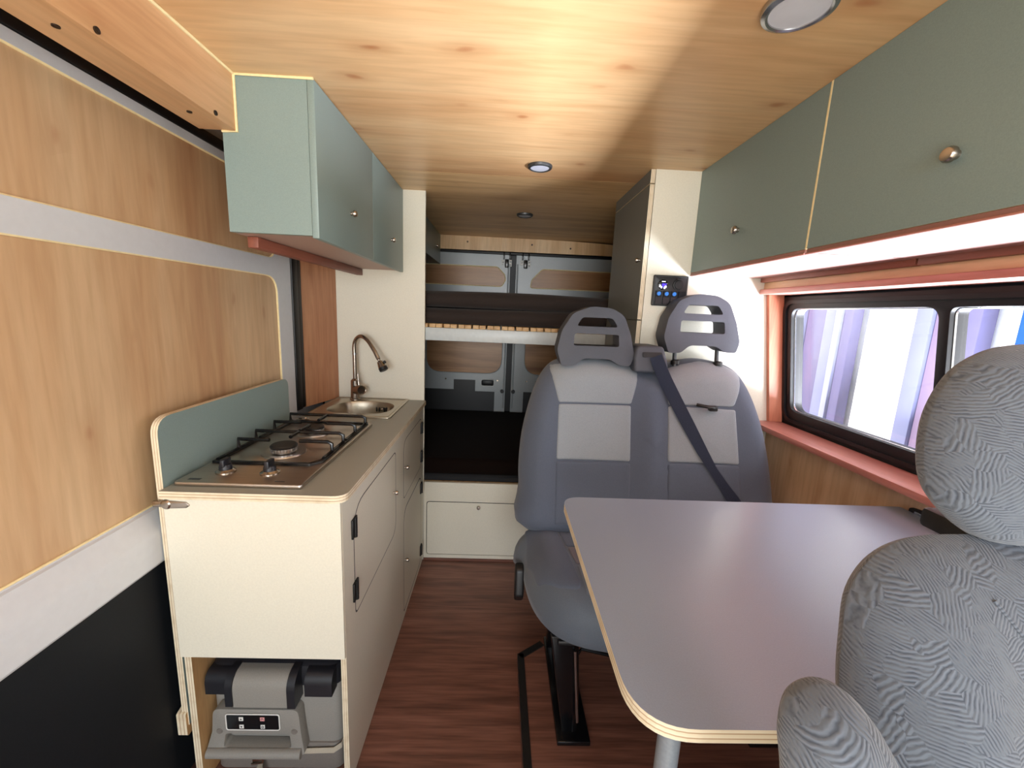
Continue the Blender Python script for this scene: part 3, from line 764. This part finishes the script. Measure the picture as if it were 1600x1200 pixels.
obj('grip_bar', TB([(-.780, CY0-.036, .098), (-.52, CY0-.036, .098)], .0145, 14), COOLG, cl)
for x in (-.744, -.538):
    obj('screw_hole', LT([(0, .001), (.006, .001), (.008, .0018), (.009, 0)], (x, CY0-.034, .168), (0, -1, 0), 14), COOLD, bz)
dp = obj('display_panel', PL(rect(-.722, -.576, .176, .227, .007), 'y', CY0-.037, CY0-.034, 0, 0), DISP, cl, 'black control panel')
obj('display_rim', flatring(NB(), rect(-.722, -.576, .176, .227, .007), 'y', CY0-.0365, .0018), KEYW, dp, 'white rim')
for x, z, m in ((-.680, .213, KEYW), (-.680, .188, KEYW), (-.622, .213, KEYP), (-.622, .188, KEYW)):
    kb = obj('button', BX(x-.006, x+.006, CY0-.0385, CY0-.037, z-.006, z+.006, .0005), m, dp, 'pink power button' if m is KEYP else 'white button')
    if m is KEYP:
        s = TB([(x+.003*math.sin(a*.5-2.4), CY0-.0387, z+.003*math.cos(a*.5-2.4)) for a in range(10)], .0006, 5); tube(s, [(x, CY0-.0387, z+.001), (x, CY0-.0387, z+.004)], .0006, 5)
    elif x < -.65:
        up = 1 if z > .2 else -1
        s = PL([(x-.003, z-.002*up), (x+.003, z-.002*up), (x, z+.003*up)], 'y', CY0-.0390, CY0-.0384, 0, 0)
    else:
        s = LT([(.002, 0), (.0035, 0), (.0035, .0006), (.002, .0006)], (x, CY0-.0385, z), (0, -1, 0), 14)
    obj('symbol', s, DISP, kb)
# strap round the cooler
st = thing('tie_down_strap', 'pale webbing strap with buckle tied round the cooler', 'strap', (-.6, 1.0, .0))
b = NB()
P = [(-.7852, 1.10), (-.7852, CY0+.01), (-.775, CY0-.010), (-.60, CY0-.011), (-.440, CY0-.011), (-.420, CY0-.004), (-.4140, CY0+.03), (-.4140, 1.42)]
Z = [.078, .078, .076, .071, .078, .088, .100, .16]
rows = []
for i, ((x, y), z) in enumerate(zip(P, Z)):
    a, c2 = Vector(P[max(0, i-1)]), Vector(P[min(len(P)-1, i+1)]); t_ = (c2-a).normalized(); nx, ny = -t_.y*.0018, t_.x*.0018
    rows.append([b.verts.new((x, y, z-.009)), b.verts.new((x, y, z+.009)), b.verts.new((x-nx, y-ny, z+.009)), b.verts.new((x-nx, y-ny, z-.009))])
for A, B_ in zip(rows, rows[1:]): bridge(b, A, B_)
b.faces.new(rows[0]); b.faces.new(rows[-1])
obj('webbing', b, WEB, st)
b = NB(); pts = [(-.640, CY0-.026, .066, .006), (-.643, CY0-.030, .045, .007), (-.646, CY0-.034, .022, .013), (-.640, CY0-.036, .002, .016)]
A = [b.verts.new((x-w, y, z)) for x, y, z, w in pts]; B_ = [b.verts.new((x+w, y, z)) for x, y, z, w in pts]
for k in range(3): b.faces.new((A[k], A[k+1], B_[k+1], B_[k]))
bmesh.ops.solidify(b, geom=b.faces[:], thickness=.0015)
obj('loose_end', b, WEB, st)
b = BX(-.662, -.634, CY0-.034, CY0-.020, .058, .076, .003); tube(b, [(-.664, CY0-.034, .056), (-.632, CY0-.034, .062), (-.630, CY0-.034, .078)], .003, 8); box(b, -.695, -.675, CY0-.026, CY0-.02, .066, .082, .003)
obj('buckle', b, CHROME, st, 'metal buckle')

# ================================================================== CEILING LAMPS
for x, y, r, lab in ((.495, .794, .060, 'round recessed ceiling lamp nearest the camera by the right cabinets'),
                     (.124, 1.640, .046, 'round recessed ceiling lamp in the middle of the ceiling'),
                     (.111, 2.415, .046, 'round recessed ceiling lamp over the rear bunk')):
    l = thing('ceiling_lamp', lab, 'lamp', (x, y, ZC), 'round recessed ceiling lamps')
    obj('ring', LT([(r, 0), (r, .004), (r*.96, .009), (r*.84, .012), (r*.78, .010), (r*.76, .004)], (x, y, ZC), (0, 0, -1), 40), ALU if r > .05 else BRONZE, l)
    obj('diffuser', LT([(r*.78, .008), (r*.6, .0085), (0, .009)], (x, y, ZC), (0, 0, -1), 40), DIFF, l)

# ================================================================== SWITCH PANEL
s = thing('switch_panel', 'black switch panel with voltmeter and blue rocker switches on the cream wall', 'switch panel', (.648, 1.603, 1.41))
PX0, PX1, PZ0, PZ1 = .580, .716, 1.410, 1.526
obj('plate', PL(rect(PX0, PX1, PZ0, PZ1, .006), 'y', 1.594, 1.6035, 0, 0, bev=.003), BLACK, s)
obj('frame', flatring(NB(), rect(PX0+.004, PX1-.004, PZ0+.004, PZ1-.004, .005), 'y', 1.594, .0022), BRONZE, s)
vm = obj('voltmeter', LT([(.019, 0), (.019, .004), (.016, .006), (0, .005)], (.616, 1.594, 1.490), (0, -1, 0), 26), DISP, s)
b = BX(.612, .628, 1.5870, 1.5888, 1.487, 1.494); box(b, .615, .620, 1.5870, 1.5888, 1.480, 1.487)
obj('digits', b, BLUED, vm, 'blue lit reading')
b = BX(.610, .624, 1.5870, 1.5888, 1.500, 1.503)
for k, (x, z) in enumerate(((.604, 1.484), (.610, 1.480), (.622, 1.478), (.626, 1.482))): box(b, x-.003, x+.003, 1.5870, 1.5888, z-.004, z+.004)
obj('unit_marks', b, WHITED, vm, 'white lit marks')
so = obj('socket_cap', LT([(.020, 0), (.020, .004), (.016, .005), (.015, .008), (0, .009)], (.676, 1.594, 1.491), (0, -1, 0), 26), RUBBER, s, 'round black socket cap')
obj('cap_tab', BX(.669, .683, 1.588, 1.5938, 1.510, 1.516, .002), RUBBER, so)
for k in range(4):
    x = .603+.030*k
    b = NB(); pr = [(1.5935, 1.418), (1.587, 1.418), (1.590, 1.443), (1.584, 1.466), (1.5935, 1.466)]
    A = [b.verts.new((x-.012, y, z)) for y, z in pr]; B_ = [b.verts.new((x+.012, y, z)) for y, z in pr]
    bridge(b, A, B_); b.faces.new(A); b.faces.new(B_[::-1])
    rk = obj('rocker_switch', b, COOLB, s, smooth=False)
    if k < 3:
        obj('lens', LT([(.008, 0), (.007, .0015), (0, .002)], (x, 1.5865, 1.456), (0, -1, -.2), 16), BLUEL, rk, 'blue lens')

# ================================================================== BEDS
bd = thing('bed_base', 'cream bed base with a drawer front across the rear of the van', 'bed base', (.1, 2.05, 0))
dr = rect(-.362, .52, .032, .344, .018)
obj('front_panel', PL([rect(-.3755, .533, .012, .452), dr], 'y', 2.052, 2.068, 0, 1), [CREAM, CREAM], bd, smooth=False)
obj('kick_strip', BX(-.3755, .533, 2.046, 2.068, 0, .0115), FLOORM, bd, 'reddish floor strip')
d = obj('drawer_front', PL(rect(-.3585, .5165, .0355, .3405, .016), 'y', 2.0515, 2.067, 0, 1), [CREAM, BLACK], bd, smooth=False)
obj('drawer_gap', PL([dr, rect(-.3585, .5165, .0355, .3405, .016)], 'y', 2.058, 2.068, 0, 0), BLACK, bd, 'black gap')
knob(d, (-.082, 2.0515, .318), (0, -1, 0), .010)
obj('deck', BX(-.88, 1.098, 2.0725, 3.17, .435, .452), RAW, bd, smooth=False)
mt = thing('mattress', 'dark brown mattress on the lower bed base', 'mattress', (.1, 2.6, .454))
obj('mattress_base', BX(-.87, 1.095, 2.0725, 3.185, .4535, .482, .006), BLUEEDGE, mt)
obj('cover', BX(-.87, 1.095, 2.074, 3.185, .4825, .575, .03, seg=4), MATT, mt)
bk = thing('bunk_frame', 'pale grey bunk rail with wooden slats across the rear', 'bunk', (.1, 2.6, 1.2))
obj('front_rail', BX(-.88, 1.095, 2.075, 2.10, 1.203, 1.268, .003), RAIL, bk)
obj('rear_rail', BX(-.88, 1.095, 3.12, 3.16, 1.203, 1.268, .003), RAIL, bk)
x = -.87; k = 0
while x < 1.03:
    b = BX(x, x+.030, 2.077, 3.16, 1.2685, 1.287, .001); box(b, x+.032, x+.064, 2.077, 3.16, 1.2685, 1.287, .001)
    obj('slat', b, SLAT, bk); x += .073
mm = thing('mattress', 'dark folded mattress lying on the upper bunk slats', 'mattress', (.1, 2.6, 1.288))
def slab(z0, z1, y0, wob, ph):
    b = NB(); N = 28; rings = []
    for i in range(N+1):
        x = -.87+1.965*i/N; dz = wob*math.sin(x*4+ph)
        h = [(y0+.02, z0), (y0, z0+.018), (y0-.006, (z0+z1)/2+dz), (y0, z1-.02+dz), (y0+.025, z1+dz), (y0+.3, z1+.004+dz*.5), (3.15, z1-.01), (3.17, z1-.03), (3.17, z0)]
        rings.append([b.verts.new((x, y, z)) for y, z in h])
    for A, B_ in zip(rings, rings[1:]): bridge(b, A, B_)
    b.faces.new(rings[0]); b.faces.new(rings[-1]); return b
MATU = cloth('dark_brown_folded_mattress_cloth', lin(48, 40, 37), 500)
obj('lower_fold', slab(1.2885, 1.368, 2.11, .003, 0), MATU, mm, sharp=60)
obj('upper_fold', slab(1.372, 1.452, 2.125, .006, 1.2), MATU, mm, sharp=60)

# ================================================================== DOUBLE BENCH SEAT
be = thing('bench_seat', 'double grey bench seat with two headrests facing the table', 'seat', (.58, 1.2, .1))
out = spline([(.120, .575), (.090, .728), (.091, .885), (.116, 1.02), (.150, 1.120), (.196, 1.180), (.256, 1.200), (.356, 1.206), (.462, 1.196), (.512, 1.176), (.556, 1.172), (.603, 1.176), (.655, 1.198), (.743, 1.216), (.838, 1.204), (.898, 1.174), (.950, 1.096), (1.0, .96), (1.030, .824), (1.045, .71), (1.045, .590), (.58, .565)], 4)
yb = lambda z: 1.33+.19*(z-.57)
DEP = .080
def bh(x, z):
    d = dist_poly((x, z), out)
    bol = 0
    for c0, w in ((.15, .06), (.548, .05), (.955, .07)): bol += .020*math.exp(-((x-c0)/w)**2)
    return DEP*rprof(d, .075)+bol*rprof(d, .1)*min(1, max(0, (1.2-z)/.2))
def bsurf(x, z, s): return (x, yb(z)+DEP-bh(x, z), z)
b = NB(); A = domed(b, out, bsurf, cen=(.57, .9), scales=(1, .99, .975, .96, .94, .92, .89, .86, .82, .78, .72, .66, .58, .5, .4, .3, .2, .1, 0))
B_ = domed(b, out, lambda x, z, s: (x, yb(z)+DEP+.02+.04*rprof(dist_poly((x, z), out), .05), z), cen=(.57, .9), scales=(1, .97, .92, .8, .4, 0))
bridge(b, A, B_)
obj('backrest', b, SEATD, be, 'dark grey backrest', sharp=80)
def bpanel(pts, rr, m, nm, lab, lift=.004):
    L = rounded(pts, rr, 4)
    L2 = []
    for i in range(len(L)):
        a, c2 = Vector(L[i-1]), Vector(L[i]); n = max(1, int((c2-a).length/.02))
        for k in range(n): L2.append(tuple(a+(c2-a)*((k+1)/n)))
    bb = NB()
    def sf(x, z, s):
        lf = -.006 if s == 1 else (lift*.2 if s > .97 else (lift*.8 if s > .94 else lift+.004*(1-s)))
        return (x, yb(z)+DEP-bh(x, z)-lf, z)
    domed(bb, L2, sf, scales=(1, .985, .965, .94, .88, .8, .7, .6, .5, .4, .3, .2, .1, 0))
    return obj(nm, bb, m, be, lab, sharp=70)
bpanel([(.181, 1.172), (.262, 1.197), (.356, 1.204), (.468, 1.194), (.513, 1.172), (.481, 1.052), (.216, 1.050)], [.02, .05, .1, .05, .02, .01, .01], SEATL, 'upper_panel', 'light grey shoulder panel')
bpanel([(.216, 1.047), (.481, 1.049), (.484, .850), (.214, .850)], .008, SEATL, 'middle_panel', 'light grey middle panel')
bpanel([(.214, .847), (.484, .847), (.490, .62), (.217, .62)], .008, SEATD, 'lower_panel', 'dark grey lower panel')
bpanel([(.607, 1.172), (.655, 1.192), (.745, 1.212), (.838, 1.200), (.898, 1.172), (.858, 1.055), (.613, 1.055)], [.02, .05, .1, .05, .02, .02, .01], SEATL, 'upper_panel', 'light grey shoulder panel')
bpanel([(.613, 1.052), (.864, 1.047), (.882, .852), (.618, .852)], .008, SEATL, 'middle_panel', 'light grey middle panel')
bpanel([(.618, .849), (.882, .849), (.905, .62), (.624, .62)], .008, SEATD, 'lower_panel', 'dark grey lower panel')
# headrests: a moulded loop with two slots
def headrest(dx, dz, posts):
    o0 = [(.222, 1.178), (.203, 1.235), (.219, 1.305), (.258, 1.368), (.326, 1.394), (.398, 1.390), (.444, 1.366), (.470, 1.295), (.484, 1.225), (.470, 1.186), (.430, 1.188), (.396, 1.208), (.300, 1.208), (.266, 1.180)]
    ol = rounded(o0, [.016, .05, .08, .05, .08, .08, .05, .08, .05, .016, .03, .04, .04, .03], 9)
    s1 = rounded([(.272, 1.322), (.422, 1.322), (.402, 1.354), (.292, 1.354)], [.006, .006, .02, .02], 4)
    s2 = rounded([(.262, 1.253), (.428, 1.253), (.426, 1.296), (.266, 1.296)], .008, 4)
    sh_ = lambda L: [(u+dx, v+dz) for u, v in L]
    yh = lambda z: 1.33+.19*(z-.57)
    fn = lambda u, v, w: (u, yh(v)+w, v)
    bb = plate(NB(), [sh_(ol), sh_(s1), sh_(s2)], 'y', .0, .085, 0, 0, bev=.020, seg=5, fn=fn)
    h = obj('headrest', bb, HEADR, be, sharp=50)
    for x in (.265+dx, .425+dx):
        z0 = 1.165+ (dz if not posts else .02)
        obj('headrest_post', TB([(x, yh(1.2)+.04, 1.15), (x, yh(1.25+dz)+.04, 1.215+dz)], .0075, 12), BRONZE, h, 'metal post')
        if posts: obj('post_guide', LT([(.016, -.01), (.017, .004), (.012, .008), (0, .008)], (x, yh(1.2)+.04, 1.205), (0, .19, 1), 16), BLACK, h)
    return h
headrest(.002, 0, False)
headrest(.389, .062, True)
# belt
b = PL(rounded([(.484, 1.168), (.606, 1.168), (.606, 1.20), (.588, 1.262), (.492, 1.262), (.482, 1.22)], [.012, .012, .03, .016, .016, .03]), 'y', -.075, .065, 0, 0, bev=.010, seg=3, fn=lambda u, v, w: (u, yb(v)+.06+w, v))
rt = obj('belt_retractor', b, HEADR, be, 'grey belt housing')
obj('belt_slot', PL(rounded([(.512, 1.222), (.582, 1.226), (.580, 1.242), (.510, 1.240)], .006), 'y', -.018, -.0145, 0, 0, fn=lambda u, v, w: (u, yb(v)+w, v)), BLACK, rt, 'dark belt slot')
b = NB(); pth = [(.556, 1.228, .022, -.018), (.572, 1.19, .023, -.022), (.600, 1.14, .024, -.024), (.640, 1.07, .024, -.020), (.690, .985, .023, -.016), (.740, .90, .020, -.016), (.785, .83, .015, -.018), (.825, .775, .017, -.018), (.865, .72, .022, -.018), (.90, .665, .024, -.02), (.93, .60, .024, -.02)]
rows = []
for i, (x, z, w, off) in enumerate(pth):
    x0, z0 = pth[max(0, i-1)][:2]; x1, z1 = pth[min(len(pth)-1, i+1)][:2]
    t = Vector((x1-x0, z1-z0)).normalized(); nn = Vector((-t.y, t.x))
    row = []
    for q in (-1, -.33, .33, 1):
        X, Zq = x+nn.x*w*q, z+nn.y*w*q
        yy = yb(Zq)+DEP-bh(X, Zq)-.010 if z < 1.15 else yb(z)-.02-.004
        row.append(b.verts.new((X, min(yy, yb(z)+off+.012), Zq)))
    rows.append(row)
for A, B_ in zip(rows, rows[1:]):
    for k in range(3): b.faces.new((A[k], A[k+1], B_[k+1], B_[k]))
bmesh.ops.solidify(b, geom=b.faces[:], thickness=.0025)
obj('seat_belt', b, BELT, be, 'dark belt webbing', sharp=60)
b = TB(path3([(.715, yb(1.06)-.012, 1.062), (.735, yb(1.06)-.026, 1.060), (.765, yb(1.06)-.030, 1.056), (.785, yb(1.05)-.012, 1.052)], 5), [.006]*15+[.008], 8)
box(b, .755, .785, yb(1.05)-.03, yb(1.05)-.012, 1.043, 1.062, .004)
obj('belt_guide', b, BLACK, be, 'black belt loop')
# cushion
so_ = spline([(.118, 1.42), (.112, 1.30), (.128, 1.16), (.165, 1.065), (.225, 1.005), (.330, .975), (.50, .968), (.66, .968), (.85, .975), (.96, 1.01), (1.02, 1.08), (1.045, 1.2), (1.05, 1.42), (.6, 1.425)], 5)
def ch(x, y):
    d = dist_poly((x, y), so_); return .475+.115*rprof(d, .09)+.010*math.exp(-((x-.17)/.05)**2)*rprof(d, .06)-.006
b = NB(); A = domed(b, so_, lambda x, y, s: (x, y, ch(x, y)), cen=(.58, 1.22), scales=(1, .99, .975, .955, .93, .90, .86, .82, .76, .7, .6, .5, .4, .3, .2, .1, 0))
B_ = domed(b, so_, lambda x, y, s: (x, y, .435 if s < 1 else .445), cen=(.58, 1.22), scales=(1, .97, 0)); bridge(b, A, B_)
obj('seat_cushion', b, SEATV, be, 'blue grey seat cushion', sharp=80)
def cpanel(pts, rr, m, lab, lift=.004):
    L = rounded(pts, rr, 4); L2 = []
    for i in range(len(L)):
        a, c2 = Vector(L[i-1]), Vector(L[i]); n = max(1, int((c2-a).length/.02))
        for k in range(n): L2.append(tuple(a+(c2-a)*((k+1)/n)))
    bb = NB()
    def sf(x, y, s):
        lf = -.006 if s == 1 else (lift*.2 if s > .97 else (lift*.8 if s > .94 else lift))
        return (x, y, ch(x, y)+lf)
    domed(bb, L2, sf, scales=(1, .985, .965, .94, .88, .8, .7, .6, .5, .4, .3, .2, .1, 0))
    return obj('cushion_panel', bb, m, be, lab, sharp=70)
cpanel([(.118, 1.40), (.120, 1.25), (.145, 1.13), (.20, 1.07), (.268, 1.045), (.255, 1.2), (.225, 1.40)], [.01, .05, .05, .05, .02, .1, .01], SEATD, 'dark side bolster panel')
cpanel([(.228, 1.40), (.250, 1.26), (.49, 1.26), (.50, 1.40)], .012, SEATD, 'dark rear stripe')
cpanel([(.253, 1.255), (.266, 1.165), (.49, 1.165), (.49, 1.255)], .01, cloth('brown_grey_seat_cloth', lin(104, 100, 106)), 'brown grey stripe')
cpanel([(.267, 1.160), (.273, 1.035), (.49, 1.035), (.49, 1.160)], .01, cloth('perforated_seat_cloth', lin(100, 106, 116), 1200), 'perforated front panel')
cpanel([(.62, 1.40), (.60, 1.04), (.92, 1.04), (.91, 1.40)], .02, SEATD, 'dark centre panel')
# recline lever on the side
b = PL(rounded([(1.26, .39), (1.29, .35), (1.32, .36), (1.335, .43), (1.32, .49), (1.28, .48)], .02), 'x', .084, .116, 0, 0, bev=.008, seg=3)
obj('recline_knob', b, BLACK, be, 'black side knob')
# legs
def leg(x):
    b = PL(rounded([(x-.035, .44), (x+.035, .44), (x+.060, .10), (x+.020, .10)], .006), 'y', 1.03, 1.05, 0, 0, bev=.003)
    tube(b, [(x+.035, 1.075, .44), (x+.045, 1.05, .25), (x+.052, 1.045, .10)], [.019, .019, .016], 14)
    box(b, x+.0, x+.10, 1.00, 1.40, .0965, .112, .003)
    tube(b, [(x+.02, 1.06, .40), (x+.03, 1.22, .24), (x+.035, 1.37, .115)], .014, 10)
    return obj('leg', b, GLOSSB, be, 'glossy black steel leg')
leg(.215); leg(.80)
for x_ in (.252, .837): obj('strut_rod', TB([(x_, 1.024, .40), (x_+.022, 1.020, .16)], .0045, 10), ALU, be, 'bright rod on the leg')
obj('lift_bar', TB([(.275, 1.085, .33), (.285, 1.08, .355), (.40, 1.06, .345), (.52, 1.06, .34), (.53, 1.07, .37), (.53, 1.07, .44)], .005, 8), GLOSSB, be, 'thin bar')
obj('seat_pan', BX(.20, .99, 1.02, 1.40, .418, .434, .005), BLACK, be, 'black seat pan')
obj('rear_leg', BX(.22, .26, 1.345, 1.38, .0965, .4175, .004), GLOSSB, be)
obj('rear_leg', BX(.90, .94, 1.345, 1.38, .0965, .4175, .004), GLOSSB, be)

# ================================================================== TABLE
tb = thing('dinette_table', 'grey topped table with pale plywood edge before the bench seat', 'table', (.64, .7, .095))
obj('tabletop', PL(rounded([(.179, .396), (1.106, .396), (1.106, 1.006), (.179, 1.006)], [.075, .01, .01, .05], 10), 'z', .866, .885, 0, 1), [LAMT, EDGE], tb, smooth=False)
obj('leg', TB([(.258, .470, .0), (.258, .470, .865)], .0155, 20), TUBEG, tb, 'grey metal leg')
obj('leg_flange', LT([(.05, 0), (.05, .006), (.018, .02), (.018, .04), (0, .04)], (.258, .47, .0), (0, 0, 1), 24), TUBEG, tb)
w = thing('wall_bracket', 'black bracket with silver bar between table edge and side wall', 'bracket', (1.112, .93, .86))
obj('bracket_body', PL(rounded([(.80, .840), (.985, .850), (.985, .895), (.95, .90), (.80, .885)], .008), 'x', 1.1065, 1.1175, 0, 0, bev=.002), BLACK, w)
obj('silver_bar', BX(1.1045, 1.1064, .925, .968, .878, .892, .002), ALU, w, 'silver bar')

# ================================================================== FRONT SEAT (foreground right)
fs = thing('front_seat', 'patterned grey velour front seat with headrest and armrest in the right foreground', 'seat', (.58, .1, 0))
yf = lambda z: .42+.35*(z-1.25)
fo = spline([(.345, .90), (.343, 1.0), (.352, 1.058), (.364, 1.098), (.394, 1.130), (.438, 1.148), (.50, 1.152), (.585, 1.153), (.67, 1.152), (.732, 1.148), (.776, 1.130), (.806, 1.098), (.818, 1.058), (.827, 1.0), (.825, .90), (.805, .72), (.77, .55), (.585, .53), (.40, .55), (.365, .72)], 5)
def fh(x, z):
    d = dist_poly((x, z), fo); u = abs(x-.585)
    bol = .030*math.exp(-((u-.175)/.055)**2)*min(1, max(0, (1.15-z)/.12))
    return .050*rprof(d, .07)+bol*rprof(d, .1)
b = NB(); A = domed(b, fo, lambda x, z, s: (x, yf(z)-.006-fh(x, z), z), cen=(.585, .88), scales=(1, .99, .975, .955, .93, .90, .87, .84, .8, .76, .72, .66, .6, .5, .4, .3, .2, .1, 0))
B_ = domed(b, fo, lambda x, z, s: (x, yf(z)-.005+.04*rprof(dist_poly((x, z), fo), .13), z), cen=(.585, .88), scales=(1, .97, .92, .8, .4, 0)); bridge(b, A, B_)
fb = obj('backrest', b, VELOUR, fs, sharp=80)
def onb(x, z): return Vector((x, yf(z)-.006-fh(x, z)-.0005, z))
for sgn in (-1, 1):
    sm = [onb(.585+sgn*a, z) for a, z in ((.122, 1.118), (.106, 1.092), (.087, 1.065), (.066, 1.03), (.047, .99), (.034, .95), (.026, .90))]
    obj('seam', TB(path3(sm, 5), .0022, 6), VELOUR, fb)
ho = spline([(.572, 1.146), (.505, 1.150), (.474, 1.172), (.460, 1.198), (.462, 1.234), (.478, 1.277), (.512, 1.318), (.556, 1.342), (.605, 1.350), (.654, 1.342), (.698, 1.318), (.732, 1.277), (.748, 1.234), (.750, 1.198), (.736, 1.172), (.705, 1.150), (.64, 1.146)], 5)
def hh(x, z): return .050*rprof(dist_poly((x, z), ho), .065)
b = NB(); A = domed(b, ho, lambda x, z, s: (x, yf(z)-.006-hh(x, z), z), cen=(.605, 1.24)); B_ = domed(b, ho, lambda x, z, s: (x, yf(z)-.005+.045*rprof(dist_poly((x, z), ho), .11), z), cen=(.605, 1.24)); bridge(b, A, B_)
hr = obj('headrest', b, VELOUR, fs, sharp=80)
for x in (.545, .665): obj('headrest_post', TB([(x, yf(1.1)+.03, 1.12), (x, yf(1.17)+.03, 1.18)], .007, 12), CHROME, hr, 'metal post')
b = BX(.50, .71, yf(1.145)-.010, yf(1.145)+.05, 1.134, 1.158, .006); obj('headrest_base', b, BLACK, hr, 'black headrest base')
# folded-up armrest
ao = spline([(.226, 1.020), (.223, 1.055), (.229, 1.080), (.246, 1.092), (.266, 1.091), (.286, 1.075), (.304, 1.045), (.316, 1.015), (.318, .93), (.312, .86), (.27, .84), (.232, .86), (.226, .94)], 5)
def ah(x, z): return .045*rprof(dist_poly((x, z), ao), .045)
b = NB(); A = domed(b, ao, lambda x, z, s: (x, .238+.2*(z-1.0)-ah(x, z), z), cen=(.27, .97)); B_ = domed(b, ao, lambda x, z, s: (x, .240+.2*(z-1.0)+.025*rprof(dist_poly((x, z), ao), .045), z), cen=(.27, .97)); bridge(b, A, B_)
obj('armrest', b, VELOUR, fs, 'folded up armrest', sharp=80)
obj('armrest_pivot', TB([(.29, .235, .89), (.40, .26, .89)], .02, 14), BLACK, fs)
b = NB(); co = rect(.36, .81, -.30, .20, .08); A = domed(b, co, lambda x, y, s: (x, y, .50+.09*rprof(dist_poly((x, y), co), .09))); B_ = domed(b, co, lambda x, y, s: (x, y, .44), scales=(1, 0)); bridge(b, A, B_)
obj('seat_cushion', b, VELOUR, fs, sharp=80)
obj('seat_box', BX(.40, .77, -.26, .20, .0, .44, .01), BLACK, fs, 'black seat box')
obj('back_bracket', BX(.42, .75, .12, .24, .44, .60, .01), BLACK, fs)

# ================================================================== OUTSIDE THE WINDOW
def ribbed(y0, y1, name, label, cat, zb, pattern, xx):
    t = thing(name, label, cat, (xx, (y0+y1)/2, -.55))
    ws = [p[0] for p in pattern]; tot = sum(ws); y = y1
    for wd, m, dx in pattern:
        ya = y-(y1-y0)*wd/tot
        obj('strip', BX(xx+dx, xx+.10, ya+.001, y-.001, zb, 2.6, .008), m, t, 'pale lavender strip' if m is LAVL else 'lavender strip'); y = ya
    return t
ribbed(2.892, 3.52, 'ribbed_column', 'wide lavender ribbed column seen through the left of the window', 'column', -.55,
       [(1.2, LAVL, .02), (.7, LAVP, .0), (2.2, LAV, .03), (1.2, LAVL, .015), (.6, LAVP, 0), (.9, LAV, .02)], 2.5)
ribbed(2.09, 2.43, 'ribbed_column', 'narrow pinkish lavender ribbed column seen beside the window bar', 'column', -.55,
       [(.9, LAVL, 0), (1.2, noisy('pinkish_lavender_strip', lin(122, 106, 134), .6, .03, 4), .02), (1., LAV, .01)], 2.5)
t = thing('blue_post', 'bright blue post outside at the right edge of the window', 'post', (2.55, 1.7, -.55))
obj('shaft', BX(2.50, 2.60, 1.545, 1.925, -.549, 2.4, .01), BLUE, t)
